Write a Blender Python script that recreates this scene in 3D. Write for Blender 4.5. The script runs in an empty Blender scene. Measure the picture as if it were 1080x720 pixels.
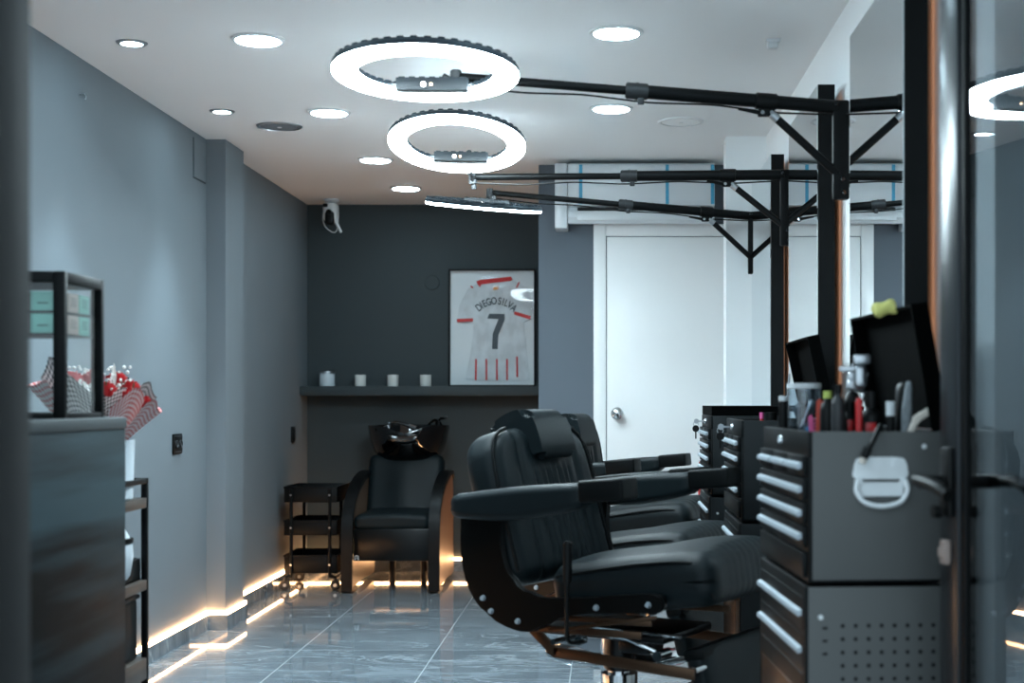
import bpy, bmesh, math, random
from mathutils import Vector, Matrix
R = math.radians
S = bpy.context.scene
COL = S.collection
random.seed(7)
EYE = 1.14            # eye height of the photographer (metres)
F, CX, CY = 1500.0, 640.0, 420.0


def P(px, py, d):     # point of the room at depth d metres
    return Vector(((px - CX) / F * d, d, EYE + (CY - py) / F * d))


# ------------------------------------------------------------------ materials
def lin(c):
    c = c / 255.0
    return c / 12.92 if c <= 0.04045 else ((c + 0.055) / 1.055) ** 2.4


def rgba(c):
    return (lin(c[0]), lin(c[1]), lin(c[2]), 1.0)


MATS = {}


def M(name, c, rough=0.5, metal=0.0, var=0.06, vscale=6.0, bump=0.0, bscale=60.0, spec=0.5, coat=0.0, stretch=None):
    m = bpy.data.materials.new(name)
    m.use_nodes = True
    nt = m.node_tree
    b = nt.nodes['Principled BSDF']
    b.inputs['Roughness'].default_value = rough
    b.inputs['Metallic'].default_value = metal
    b.inputs['Specular IOR Level'].default_value = spec
    b.inputs['Coat Weight'].default_value = coat
    tc = nt.nodes.new('ShaderNodeTexCoord')
    src = tc.outputs['Object']
    if stretch:
        mp = nt.nodes.new('ShaderNodeMapping')
        mp.inputs['Scale'].default_value = stretch
        nt.links.new(src, mp.inputs['Vector'])
        src = mp.outputs['Vector']
    nz = nt.nodes.new('ShaderNodeTexNoise')
    nz.inputs['Scale'].default_value = vscale
    nz.inputs['Detail'].default_value = 4
    nt.links.new(src, nz.inputs['Vector'])
    mx = nt.nodes.new('ShaderNodeMix')
    mx.data_type = 'RGBA'
    k = rgba(c)
    mx.inputs['A'].default_value = tuple(v * (1 - var) for v in k[:3]) + (1,)
    mx.inputs['B'].default_value = tuple(min(1, v * (1 + var)) for v in k[:3]) + (1,)
    if stretch:
        mr = nt.nodes.new('ShaderNodeMapRange')
        mr.inputs['From Min'].default_value = .40; mr.inputs['From Max'].default_value = .62
        nt.links.new(nz.outputs['Fac'], mr.inputs['Value'])
        nt.links.new(mr.outputs['Result'], mx.inputs['Factor'])
    else:
        nt.links.new(nz.outputs['Fac'], mx.inputs['Factor'])
    nt.links.new(mx.outputs['Result'], b.inputs['Base Color'])
    if bump:
        n2 = nt.nodes.new('ShaderNodeTexNoise')
        n2.inputs['Scale'].default_value = bscale
        n2.inputs['Detail'].default_value = 3
        nt.links.new(src, n2.inputs['Vector'])
        bp = nt.nodes.new('ShaderNodeBump')
        bp.inputs['Strength'].default_value = bump
        bp.inputs['Distance'].default_value = 0.004
        nt.links.new(n2.outputs['Fac'], bp.inputs['Height'])
        nt.links.new(bp.outputs['Normal'], b.inputs['Normal'])
    MATS[name] = m
    return m


def E(name, c, strength):
    m = bpy.data.materials.new(name)
    m.use_nodes = True
    b = m.node_tree.nodes['Principled BSDF']
    b.inputs['Base Color'].default_value = (.8, .8, .8, 1)
    b.inputs['Emission Color'].default_value = (c[0], c[1], c[2], 1)
    b.inputs['Emission Strength'].default_value = strength
    MATS[name] = m
    return m


def glass(name, tint=(1, 1, 1), ior=1.45, boost=1.0, rough=0.0):
    m = bpy.data.materials.new(name)
    m.use_nodes = True
    nt = m.node_tree
    nt.nodes.clear()
    out = nt.nodes.new('ShaderNodeOutputMaterial')
    tr = nt.nodes.new('ShaderNodeBsdfTransparent')
    tr.inputs['Color'].default_value = tuple(tint) + (1,)
    gl = nt.nodes.new('ShaderNodeBsdfGlossy')
    gl.inputs['Roughness'].default_value = rough
    geo = nt.nodes.new('ShaderNodeNewGeometry')
    dt = nt.nodes.new('ShaderNodeVectorMath'); dt.operation = 'DOT_PRODUCT'
    nt.links.new(geo.outputs['Incoming'], dt.inputs[0]); nt.links.new(geo.outputs['Normal'], dt.inputs[1])
    ab = nt.nodes.new('ShaderNodeMath'); ab.operation = 'ABSOLUTE'
    nt.links.new(dt.outputs['Value'], ab.inputs[0])
    om = nt.nodes.new('ShaderNodeMath'); om.operation = 'SUBTRACT'; om.inputs[0].default_value = 1.0
    nt.links.new(ab.outputs[0], om.inputs[1])
    pw5 = nt.nodes.new('ShaderNodeMath'); pw5.operation = 'POWER'; pw5.inputs[1].default_value = 5.0
    nt.links.new(om.outputs[0], pw5.inputs[0])
    f0 = ((ior - 1) / (ior + 1)) ** 2
    mu = nt.nodes.new('ShaderNodeMath'); mu.operation = 'MULTIPLY_ADD'; mu.use_clamp = True
    mu.inputs[1].default_value = (1 - f0) * boost; mu.inputs[2].default_value = f0 * boost
    nt.links.new(pw5.outputs[0], mu.inputs[0])
    mx = nt.nodes.new('ShaderNodeMixShader')
    nt.links.new(mu.outputs[0], mx.inputs['Fac'])
    nt.links.new(tr.outputs[0], mx.inputs[1])
    nt.links.new(gl.outputs[0], mx.inputs[2])
    nt.links.new(mx.outputs[0], out.inputs['Surface'])
    MATS[name] = m
    return m


def floor_material(name, grout=True):
    m = bpy.data.materials.new(name)
    m.use_nodes = True
    nt = m.node_tree
    L = nt.links.new
    b = nt.nodes['Principled BSDF']
    tc = nt.nodes.new('ShaderNodeTexCoord')
    mp = nt.nodes.new('ShaderNodeMapping')
    mp.inputs['Location'].default_value = (1.39, -0.35, 0)
    L(tc.outputs['Object'], mp.inputs['Vector'])
    br = nt.nodes.new('ShaderNodeTexBrick')
    br.offset = 0.0
    br.inputs['Scale'].default_value = 1.0
    br.inputs['Brick Width'].default_value = 0.62
    br.inputs['Row Height'].default_value = 1.22
    br.inputs['Mortar Size'].default_value = 0.0028
    br.inputs['Mortar Smooth'].default_value = 0.2
    br.inputs['Color1'].default_value = (0, 0, 0, 1)
    br.inputs['Color2'].default_value = (1, 1, 1, 1)
    L(mp.outputs['Vector'], br.inputs['Vector'])
    mp2 = nt.nodes.new('ShaderNodeMapping')
    mp2.inputs['Rotation'].default_value = (0, 0, 0.9)
    mp2.inputs['Scale'].default_value = (1.0, 3.2, 1.0)
    L(tc.outputs['Object'], mp2.inputs['Vector'])
    n1 = nt.nodes.new('ShaderNodeTexNoise')
    n1.inputs['Scale'].default_value = 2.2
    n1.inputs['Detail'].default_value = 9
    n1.inputs['Roughness'].default_value = 0.68
    n1.inputs['Distortion'].default_value = 0.8
    L(mp2.outputs['Vector'], n1.inputs['Vector'])
    cr = nt.nodes.new('ShaderNodeValToRGB')
    cr.color_ramp.elements[0].position = 0.3
    cr.color_ramp.elements[0].color = rgba((78, 85, 91))
    cr.color_ramp.elements[1].position = 0.72
    cr.color_ramp.elements[1].color = rgba((134, 142, 148))
    L(n1.outputs['Fac'], cr.inputs['Fac'])
    n2 = nt.nodes.new('ShaderNodeTexNoise')
    n2.inputs['Scale'].default_value = 1.1
    n2.inputs['Detail'].default_value = 6
    n2.inputs['Distortion'].default_value = 1.4
    L(mp2.outputs['Vector'], n2.inputs['Vector'])
    vr = nt.nodes.new('ShaderNodeValToRGB')
    vr.color_ramp.elements[0].position = 0.485
    vr.color_ramp.elements[0].color = (0, 0, 0, 1)
    vr.color_ramp.elements[1].position = 0.515
    vr.color_ramp.elements[1].color = (0, 0, 0, 1)
    e = vr.color_ramp.elements.new(0.5)
    e.color = (.5, .5, .5, 1)
    L(n2.outputs['Fac'], vr.inputs['Fac'])
    mx = nt.nodes.new('ShaderNodeMix')
    mx.data_type = 'RGBA'
    mx.inputs['B'].default_value = rgba((168, 174, 178))
    L(cr.outputs['Color'], mx.inputs['A'])
    L(vr.outputs['Color'], mx.inputs['Factor'])
    last = mx.outputs['Result']
    if grout:
        mg = nt.nodes.new('ShaderNodeMix')
        mg.data_type = 'RGBA'
        mg.inputs['B'].default_value = rgba((176, 180, 182))
        L(last, mg.inputs['A'])
        L(br.outputs['Fac'], mg.inputs['Factor'])
        last = mg.outputs['Result']
    L(last, b.inputs['Base Color'])
    b.inputs['Roughness'].default_value = 0.05
    b.inputs['Specular IOR Level'].default_value = 0.6
    MATS[name] = m
    return m


def gingham(name, c, scale=26.0):
    m = bpy.data.materials.new(name)
    m.use_nodes = True
    nt = m.node_tree
    L = nt.links.new
    b = nt.nodes['Principled BSDF']
    b.inputs['Roughness'].default_value = 0.7
    tc = nt.nodes.new('ShaderNodeTexCoord')
    sp = nt.nodes.new('ShaderNodeSeparateXYZ')
    L(tc.outputs['UV'], sp.inputs[0])
    fs = []
    for ax in ('X', 'Y'):
        mu = nt.nodes.new('ShaderNodeMath'); mu.operation = 'MULTIPLY'; mu.inputs[1].default_value = scale
        L(sp.outputs[ax], mu.inputs[0])
        fr = nt.nodes.new('ShaderNodeMath'); fr.operation = 'FRACT'
        L(mu.outputs[0], fr.inputs[0])
        gt = nt.nodes.new('ShaderNodeMath'); gt.operation = 'GREATER_THAN'; gt.inputs[1].default_value = 0.5
        L(fr.outputs[0], gt.inputs[0])
        fs.append(gt)
    ad = nt.nodes.new('ShaderNodeMath'); ad.operation = 'ADD'
    L(fs[0].outputs[0], ad.inputs[0]); L(fs[1].outputs[0], ad.inputs[1])
    hv = nt.nodes.new('ShaderNodeMath'); hv.operation = 'MULTIPLY'; hv.inputs[1].default_value = 0.5
    L(ad.outputs[0], hv.inputs[0])
    mx = nt.nodes.new('ShaderNodeMix'); mx.data_type = 'RGBA'
    mx.inputs['A'].default_value = rgba((228, 222, 218))
    mx.inputs['B'].default_value = rgba(c)
    L(hv.outputs[0], mx.inputs['Factor'])
    L(mx.outputs['Result'], b.inputs['Base Color'])
    MATS[name] = m
    return m


wall_paint = M('slate_wall_paint', (103, 110, 115), .75, var=.03, vscale=3, bump=.05, bscale=250)
alcove_paint = M('charcoal_wall_paint', (44, 54, 57), .7, var=.04, vscale=3, bump=.05, bscale=250)
pier_paint = M('mid_grey_wall_paint', (82, 91, 100), .7, var=.03, vscale=3, bump=.05, bscale=250)
white_paint = M('white_wall_paint', (236, 239, 240), .7, var=.02, vscale=3, bump=.04, bscale=200)
ceiling_paint = M('ceiling_paint', (232, 235, 236), .85, var=.015, vscale=2)
door_paint = M('door_paint', (226, 228, 228), .45, var=.01)
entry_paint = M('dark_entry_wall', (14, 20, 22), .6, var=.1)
floor_mat = floor_material('polished_marble_tile')
skirt_mat = floor_material('marble_skirting', grout=False)
black_metal = M('black_powder_coat', (6, 8, 9), .5, var=.1, spec=.15)
frame_metal = M('dark_door_aluminium', (40, 43, 46), .28, .6, var=.06)
mull_mat = M('dark_mullion', (7, 7, 7), .8, .0, var=.1)
leather = M('black_leather', (10, 20, 23), .5, var=.12, vscale=20, bump=.12, bscale=300, spec=.2)
leather2 = M('black_upholstery_side', (5, 8, 9), .5, var=.12, vscale=20, bump=.1, bscale=300, spec=.12)
shell_black = M('glossy_black_shell', (4, 5, 5), .3, var=.08, spec=.25)
chrome = M('chrome', (205, 208, 210), .12, 1.0, var=.02)
steel = M('brushed_steel', (176, 180, 184), .3, 1.0, var=.05)
warm_lit_steel = M('warm_lit_steel_bar', (78, 58, 44), .35, .85, var=.1)  # brown puts the warm LED reflection on steel into the base colour
chest_black = M('black_tool_chest_enamel', (5, 8, 9), .45, var=.08, spec=.15)
lid_black = M('lid_matt_black', (2, 3, 3), .7, var=.1, spec=.03)
bright_steel = M('bright_plated_steel', (236, 239, 240), .28, .1, var=.03)
chest_side_shaded = M('shaded_tool_chest_panel', (24, 28, 30), .55, var=.06, bump=.05, bscale=400, spec=.2)  # shaded copy of the chest panel for the two farther chests
chest_side_lit = M('lit_tool_chest_panel', (86, 87, 86), .6, var=.06, bump=.05, bscale=400)  # same panel on the nearest chest, shop front light put into the colour
handle_silver = M('satin_drawer_pull', (168, 178, 186), .4, .3, var=.04)
hole_black = M('dark_hole', (6, 6, 7), .9, var=.05)
plastic_black = M('black_plastic', (5, 6, 6), .45, var=.1, spec=.2)
plastic_grey = M('grey_plastic', (34, 36, 38), .5, var=.06)
plastic_white = M('white_plastic', (214, 218, 220), .4, var=.03)
ac_white = M('air_conditioner_white', (204, 210, 214), .3, var=.02)
tape_blue = M('blue_tape', (60, 150, 186), .5, var=.05)
housing_mat = M('lamp_housing_blue_grey', (42, 54, 62), .45, .3, var=.06)
driver_mat = M('driver_dark_grey', (24, 31, 36), .5, var=.06)
red_mat = M('red_plastic', (190, 24, 28), .35, var=.08)
rose_mat = M('rose_red', (178, 22, 28), .6, var=.3, vscale=40)
leaf_mat = M('leaf_green', (60, 78, 52), .6, var=.25, vscale=30)
cream_mat = M('cream_blossom', (210, 206, 200), .7, var=.1)
pink_mat = M('pink_plastic', (214, 92, 150), .4, var=.06)
blue_mat = M('blue_plastic', (48, 130, 180), .4, var=.06)
lime_mat = M('lime_plastic', (182, 196, 96), .5, var=.08)
yellow_mat = M('pale_yellow_cloth', (214, 210, 122), .8, var=.14, vscale=30, bump=.3, bscale=60)
orange_mat = M('orange_red_plastic', (196, 74, 58), .45, var=.08)
bone_mat = M('bone_plastic', (214, 204, 192), .5, var=.05)
wood_mat = M('warm_grey_wood', (66, 57, 50), .5, var=.2, vscale=9, stretch=(10, 1, 10))
stone_mat = M('dark_streaked_laminate', (32, 44, 48), .55, var=.97, vscale=1.2, stretch=(1, .6, 8), spec=.1)
stone_top = M('grey_desk_edge', (44, 52, 55), .6, var=.1)
mint_mat = M('mint_carton', (126, 186, 172), .6, var=.03)
beige_mat = M('beige_carton', (176, 154, 144), .6, var=.03)
brown_mat = M('brown_carton', (104, 84, 78), .6, var=.05)
print_dark = M('dark_print', (58, 74, 74), .6, var=.05)
vase_white = M('white_glazed_pot', (206, 214, 220), .35, var=.02)
wax_mat = M('candle_wax', (232, 222, 206), .5, var=.02)
jar_mat = M('pale_candle_glass', (206, 208, 204), .2, var=.02)
jar_blue = M('cool_white_candle_glass', (202, 212, 218), .2, var=.02)
fabric_white = M('white_jersey_cloth', (200, 207, 211), .8, var=.10, vscale=14, bump=.8, bscale=9, stretch=(1, 1, .6))
board_white = M('white_backing_board', (214, 221, 224), .8, var=.02)
jersey_red = M('jersey_red', (196, 52, 52), .8, var=.05)
jersey_dark = M('jersey_print_charcoal', (66, 74, 80), .8, var=.05)
jersey_orange = M('jersey_badge_orange', (224, 150, 80), .8, var=.05)
ceramic_black = M('black_ceramic', (5, 5, 6), .06, var=.05, coat=1.0)
rubber = M('black_rubber', (18, 18, 18), .7, var=.1)
grey_cloth = M('woven_grey', (120, 126, 130), .8, var=.4, vscale=120)
mirror_mat = M('mirror_silver', (222, 228, 230), .0, 1.0, var=0)
pane = glass('clear_pane', (.96, .98, .98), 1.4, 1.0)
frame_glass = glass('frame_glazing', (1, 1, 1), 1.3, .35)
door_glass = glass('tinted_door_glass', (.62, .66, .68), 1.5, 1.8)
acrylic = glass('clear_acrylic', (.86, .9, .93), 1.45, 1.6)
ging_red = gingham('red_gingham_paper', (196, 62, 60), 13)
ging_black = gingham('black_gingham_paper', (20, 24, 28), 15)
LAMP = (.62, .87, 1.0)
led_warm = E('warm_led_strip', (1.0, .52, .23), 8.5)
mirror_led = E('warm_mirror_backlight', (1.0, .45, .22), .22)
lamp_em = E('panel_light_diffuser', LAMP, 15.0)
spot_em = E('small_spot_diffuser', LAMP, 14.0)
ring_em = E('ring_light_diffuser', (.74, .92, 1.0), 18.0)
tiny_em = E('indicator_white', (1, 1, 1), 3.0)
tiny_or = E('indicator_orange', (1, .6, .25), 1.5)


# ------------------------------------------------------------------ mesh builder
class B:
    def __init__(self):
        self.bm = bmesh.new()
        self.uv = None

    def _fin(self, verts, mat, bevel=0, seg=2, M4=None, mi=0):
        faces = set(f for v in verts for f in v.link_faces)
        for f in faces:
            f.material_index = mi
        if bevel:
            es = list({e for v in verts for e in v.link_edges})
            r = bmesh.ops.bevel(self.bm, geom=es, offset=bevel, segments=seg, affect='EDGES', profile=.5)
            verts = list({v for v in r['verts']} | {v for v in verts if v.is_valid})
            for f in {f for v in verts for f in v.link_faces}:
                f.material_index = mi
        if M4 is not None:
            vs = list({v for v in verts if v.is_valid})
            bmesh.ops.transform(self.bm, matrix=M4, verts=vs)

    def box(self, c, s, bevel=0, seg=2, rot=None, mi=0):
        r = bmesh.ops.create_cube(self.bm, size=1)
        vs = r['verts']
        for v in vs:
            v.co = Vector((v.co.x * s[0], v.co.y * s[1], v.co.z * s[2]))
        m = Matrix.Translation(Vector(c))
        if rot is not None:
            m = m @ rot
        self._fin(vs, None, min(bevel, min(s) * .49) if bevel else 0, seg, m, mi)
        return self

    def bx(self, x0, x1, y0, y1, z0, z1, bevel=0, mi=0, seg=2):
        return self.box(((x0 + x1) / 2, (y0 + y1) / 2, (z0 + z1) / 2), (abs(x1 - x0), abs(y1 - y0), abs(z1 - z0)), bevel, seg, mi=mi)

    def cyl(self, p0, p1, r0, r1=None, seg=20, mi=0, bevel=0):
        p0, p1 = Vector(p0), Vector(p1)
        d = p1 - p0
        if r1 is None:
            r1 = r0
        r = bmesh.ops.create_cone(self.bm, cap_ends=True, cap_tris=False, segments=seg, radius1=r0, radius2=r1, depth=d.length)
        q = Vector((0, 0, 1)).rotation_difference(d.normalized()).to_matrix().to_4x4()
        m = Matrix.Translation((p0 + p1) / 2) @ q
        vs = r['verts']
        for f in {f for v in vs for f in v.link_faces}:
            f.material_index = mi
        if bevel:
            es = [e for e in {e for v in vs for e in v.link_edges} if any(len(f.verts) > 4 for f in e.link_faces)]
            rr = bmesh.ops.bevel(self.bm, geom=es, offset=bevel, segments=2, affect='EDGES')
            vs = list({v for v in rr['verts']} | {v for v in vs if v.is_valid})
            for f in {f for v in vs for f in v.link_faces}:
                f.material_index = mi
        bmesh.ops.transform(self.bm, matrix=m, verts=vs)
        return self

    def tube(self, pts, rad, seg=10, mi=0, closed=False):
        pts = [Vector(p) for p in pts]
        n = len(pts)
        rads = rad if isinstance(rad, (list, tuple)) else [rad] * n
        rings = []
        up = None
        for i, p in enumerate(pts):
            if closed:
                t = (pts[(i + 1) % n] - pts[i - 1]).normalized()
            else:
                t = (pts[min(i + 1, n - 1)] - pts[max(i - 1, 0)]).normalized()
            if up is None:
                a = Vector((0, 0, 1)) if abs(t.z) < .9 else Vector((1, 0, 0))
                up = (a - t * a.dot(t)).normalized()
            else:
                up = (up - t * up.dot(t)).normalized()
            w = t.cross(up)
            rings.append([self.bm.verts.new(p + (up * math.cos(2 * math.pi * k / seg) + w * math.sin(2 * math.pi * k / seg)) * rads[i]) for k in range(seg)])
        m = n if closed else n - 1
        for i in range(m):
            a, b2 = rings[i], rings[(i + 1) % n]
            for k in range(seg):
                f = self.bm.faces.new((a[k], b2[k], b2[(k + 1) % seg], a[(k + 1) % seg]))
                f.material_index = mi
        if not closed:
            self.bm.faces.new(rings[0]).material_index = mi
            self.bm.faces.new(list(reversed(rings[-1]))).material_index = mi
        return self

    def lathe(self, prof, c=(0, 0, 0), seg=32, mi=0, M4=None, sx=1.0, sy=1.0):
        c = Vector(c)
        rings = []
        new = []
        for r, z in prof:
            if r < 1e-6:
                v = self.bm.verts.new((0, 0, z)); rings.append([v]); new.append(v)
            else:
                rg = [self.bm.verts.new((r * sx * math.cos(2 * math.pi * k / seg), r * sy * math.sin(2 * math.pi * k / seg), z)) for k in range(seg)]
                rings.append(rg); new += rg
        for a, b2 in zip(rings, rings[1:]):
            for k in range(seg):
                k2 = (k + 1) % seg
                if len(a) == 1 and len(b2) == 1:
                    continue
                if len(a) == 1:
                    f = self.bm.faces.new((a[0], b2[k2], b2[k]))
                elif len(b2) == 1:
                    f = self.bm.faces.new((a[k], a[k2], b2[0]))
                else:
                    f = self.bm.faces.new((a[k], a[k2], b2[k2], b2[k]))
                f.material_index = mi
        m = Matrix.Translation(c)
        if M4 is not None:
            m = m @ M4
        bmesh.ops.transform(self.bm, matrix=m, verts=new)
        return self

    def prism(self, poly, a0, a1, axis='y', bevel=0, mi=0, seg=2):
        def mk(u, v, a):
            return {'y': (u, a, v), 'x': (a, u, v), 'z': (u, v, a)}[axis]
        A = [self.bm.verts.new(mk(u, v, a0)) for u, v in poly]
        Bv = [self.bm.verts.new(mk(u, v, a1)) for u, v in poly]
        n = len(poly)
        caps = [self.bm.faces.new(A), self.bm.faces.new(list(reversed(Bv)))]
        for i in range(n):
            self.bm.faces.new((A[i], Bv[i], Bv[(i + 1) % n], A[(i + 1) % n]))
        vs = A + Bv
        for f in {f for v in vs for f in v.link_faces}:
            f.material_index = mi
        if bevel:
            es = list({e for f in caps for e in f.edges})
            r = bmesh.ops.bevel(self.bm, geom=es, offset=bevel, segments=seg, affect='EDGES')
            for f in r['faces']:
                f.material_index = mi
        return self

    def rgrid(self, s, r, n, c=(0, 0, 0), rot=None, func=None, mi=0):
        before = set(self.bm.verts)
        rr = bmesh.ops.create_cube(self.bm, size=2)
        vs0 = rr['verts']
        es = list({e for v in vs0 for e in v.link_edges})
        q = bmesh.ops.subdivide_edges(self.bm, edges=es, cuts=n, use_grid_fill=True)
        vs = [v for v in self.bm.verts if v not in before]
        h = Vector(s) / 2
        r = min(r, min(h) * .98)
        m = Matrix.Translation(Vector(c))
        if rot is not None:
            m = m @ rot
        for v in vs:
            p = Vector((v.co.x * h.x, v.co.y * h.y, v.co.z * h.z))
            # crowd the grid towards the rounded edges
            core = Vector([max(-(h[i] - r), min(h[i] - r, p[i])) for i in range(3)])
            d = p - core
            if d.length > 1e-9:
                p = core + d.normalized() * r
            if func:
                p = func(p)
            v.co = m @ p
        for f in {f for v in vs for f in v.link_faces}:
            f.material_index = mi
        return self

    def grid(self, fn, nu, nv, mi=0, uv=False, closed=False):
        if uv and self.uv is None:
            self.uv = self.bm.loops.layers.uv.new('UVMap')
        V = [[self.bm.verts.new(fn(i / nu, j / nv)) for j in range(nv + 1)] for i in range(nu + 1)]
        for i in range(nu):
            for j in range(nv):
                f = self.bm.faces.new((V[i][j], V[i + 1][j], V[i + 1][j + 1], V[i][j + 1]))
                f.material_index = mi
                if uv:
                    for l, (a, b2) in zip(f.loops, ((i, j), (i + 1, j), (i + 1, j + 1), (i, j + 1))):
                        l[self.uv].uv = (a / nu, b2 / nv)
        return self

    def build(self, name, mats, parent=None, origin=None, smooth=40, recalc=True):
        if origin is not None:
            bmesh.ops.translate(self.bm, vec=-Vector(origin), verts=self.bm.verts)
        if recalc:
            bmesh.ops.recalc_face_normals(self.bm, faces=self.bm.faces)
        me = bpy.data.meshes.new(name)
        self.bm.to_mesh(me)
        self.bm.free()
        for mm in (mats if isinstance(mats, (list, tuple)) else [mats]):
            me.materials.append(mm)
        if smooth:
            for p in me.polygons:
                p.use_smooth = True
            me.set_sharp_from_angle(angle=R(smooth))
        o = bpy.data.objects.new(name, me)
        COL.objects.link(o)
        if parent is not None:
            o.parent = parent
        return o


def tag(o, label, cat, group=None):
    o['label'] = label
    o['category'] = cat
    if group:
        o['group'] = group
    return o


def thing(name, label, cat, loc=(0, 0, 0), rz=0.0, group=None):
    o = bpy.data.objects.new(name, None)
    o.empty_display_size = .05
    COL.objects.link(o)
    o.location = loc
    o.rotation_euler = (0, 0, rz)
    return tag(o, label, cat, group)


def solo(b, name, mats, label, cat, loc, group=None, smooth=40):
    """a thing that is one mesh, built in room coordinates, its origin at loc"""
    o = b.build(name, mats, None, loc, smooth)
    o.location = loc
    return tag(o, label, cat, group)


def struct(o):
    o['kind'] = 'structure'
    return o


def copy_tree(o, parent=None):
    c = o.copy()
    COL.objects.link(c)
    if parent is not None:
        c.parent = parent
    for ch in list(o.children):
        copy_tree(ch, c)
    return c


def bez(pts, n=10):
    """smooth a polyline with Catmull-Rom"""
    pts = [Vector(p) for p in pts]
    out = []
    for i in range(len(pts) - 1):
        p0 = pts[max(i - 1, 0)]; p1 = pts[i]; p2 = pts[i + 1]; p3 = pts[min(i + 2, len(pts) - 1)]
        for k in range(n):
            t = k / n
            out.append(.5 * ((2 * p1) + (p2 - p0) * t + (2 * p0 - 5 * p1 + 4 * p2 - p3) * t * t + (3 * p1 - p0 - 3 * p2 + p3) * t ** 3))
    out.append(pts[-1])
    return out


def smooth_poly(pts, n=6, closed=True):
    pts = [Vector((p[0], p[1], 0)) for p in pts]
    N = len(pts)
    out = []
    for i in range(N):
        p0, p1, p2, p3 = pts[i - 1], pts[i], pts[(i + 1) % N], pts[(i + 2) % N]
        for k in range(n):
            t = k / n
            q = .5 * ((2 * p1) + (p2 - p0) * t + (2 * p0 - 5 * p1 + 4 * p2 - p3) * t * t + (3 * p1 - p0 - 3 * p2 + p3) * t ** 3)
            out.append((q.x, q.y))
    return out


# ------------------------------------------------------------------ room shell
XL, XR, YB, YD, ZC = -1.98, .78, 9.40, 7.80, 2.42
XP = -.374            # left edge of the door wall, right edge of the alcove
Y0 = 1.60             # shop front
struct(B().bx(XL - .1, XR + .1, Y0, YB + .1, -.1, 0).build('floor', floor_mat))
struct(B().bx(-9, 9, -9, Y0, -.12, -.02).build('ground', M('bounce_pavement', (196, 198, 198), .8, var=.08)))  # unseen pavement, added pale to bounce outside light onto the ceiling
struct(B().bx(XL - .1, XR + .1, Y0, YB + .1, ZC, ZC + .1).build('ceiling', ceiling_paint))
struct(B().bx(XL - .1, XL, Y0, YB + .1, 0, ZC).build('wall_left', wall_paint))
struct(B().bx(XL, XP, YB, YB + .1, 0, ZC).build('wall_back', alcove_paint))
struct(B().bx(XP, XR, YD, YB + .1, 0, ZC).build('wall_door', pier_paint))
struct(B().bx(XR, XR + .1, 2.86, YB + .1, 0, ZC).build('wall_right', white_paint))
struct(B().bx(.86, .96, Y0, 2.86, 0, ZC).build('wall_entry', entry_paint))
struct(B().bx(XL, -1.885, 7.03, 7.38, 0, ZC).build('wall_pilaster', wall_paint))
struct(B().bx(.583, XR, 6.95, 7.10, 0, ZC).build('wall_column', white_paint))
# skirting with the warm LED line on top (left wall wraps the pilaster)
b = B()
SK = .072
b.bx(XL, XL + .014, Y0, 7.03, 0, SK); b.bx(XL, -1.871, 7.016, 7.03, 0, SK); b.bx(-1.885, -1.871, 7.03, 7.394, 0, SK)
b.bx(XL, -1.871, 7.38, 7.394, 0, SK); b.bx(XL, XL + .014, 7.394, YB, 0, SK)
struct(b.build('baseboard_left', skirt_mat, smooth=0))
struct(B().bx(XL + .014, XP, YB - .014, YB, 0, SK).build('baseboard_back', skirt_mat, smooth=0))
b = B()
h = .017
b.bx(XL, XL + .012, Y0, 7.03, SK, SK + h); b.bx(XL + .012, -1.873, 7.018, 7.03, SK, SK + h); b.bx(-1.885, -1.873, 7.03, 7.392, SK, SK + h)
b.bx(XL + .012, -1.873, 7.38, 7.392, SK, SK + h); b.bx(XL, XL + .012, 7.392, YB, SK, SK + h)
solo(b, 'led_strip', led_warm, 'glowing warm LED line along the foot of the long left wall', 'light', (XL, 5.5, SK))
solo(B().bx(XL + .012, XP, YB - .012, YB, SK, SK + h), 'led_strip', led_warm, 'glowing warm LED line along the foot of the back wall behind the wash chair', 'light', (-1.2, YB, SK))

struct(B().bx(XP - .014, XP, YD, YB - .014, 0, SK).build('baseboard_return', skirt_mat, smooth=0))
solo(B().bx(XP - .012, XP, YD, YB - .014, SK, SK + h), 'led_strip', led_warm, 'warm LED line at the foot of the short side wall right of the wash chair', 'light', (XP, 8.6, SK))

# shop front: mullion at the left, header, glass door swung inwards at the right
b = B(); b.bx(-.815, -.703, 1.62, 1.74, 0, ZC, .006)
struct(b.build('trim_1', mull_mat))
struct(B().bx(XL, XR, 1.62, 1.72, 2.22, ZC).build('trim_2', mull_mat))
struct(B().bx(.81, .86, 1.62, 1.74, 0, 2.22, .005).build('trim_3', mull_mat))

DR = thing('glass_door', 'dark framed glass shop door swung open at the right edge', 'door', (.788, 1.756, 0), R(8.6))
struct(DR)
DW, DH = .945, 2.16
b = B()
b.bx(-.018, .018, DW - .085, DW, 0, DH, .004)            # lock stile
b.bx(-.018, .018, 0, .09, 0, DH, .004)                  # hinge stile
b.bx(-.018, .018, .09, DW - .085, 0, .09, .004); b.bx(-.018, .018, .09, DW - .085, DH - .09, DH, .004)
b.build('door_frame', frame_metal, DR)
b = B(); b.bx(-.012, .012, DW - .103, DW - .085, .09, DH - .09, .003); b.bx(-.012, .012, .09, .105, .09, DH - .09, .003)
b.build('glazing_bead', black_metal, DR)
B().bx(-.005, .005, .10, DW - .09, .09, DH - .09).build('door_pane', door_glass, DR)
hz = .975
b = B()
b.box((-.023, DW - .045, hz + .01), (.012, .05, .13), .005)
b.cyl((-.03, DW - .045, hz + .01), (-.075, DW - .045, hz + .01), .013)
b.tube(bez([(-.075, DW - .03, hz + .012), (-.078, DW - .07, hz + .012), (-.076, DW - .13, hz + .006), (-.07, DW - .17, hz - .008)]), [.012] * 31, 10)
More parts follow.
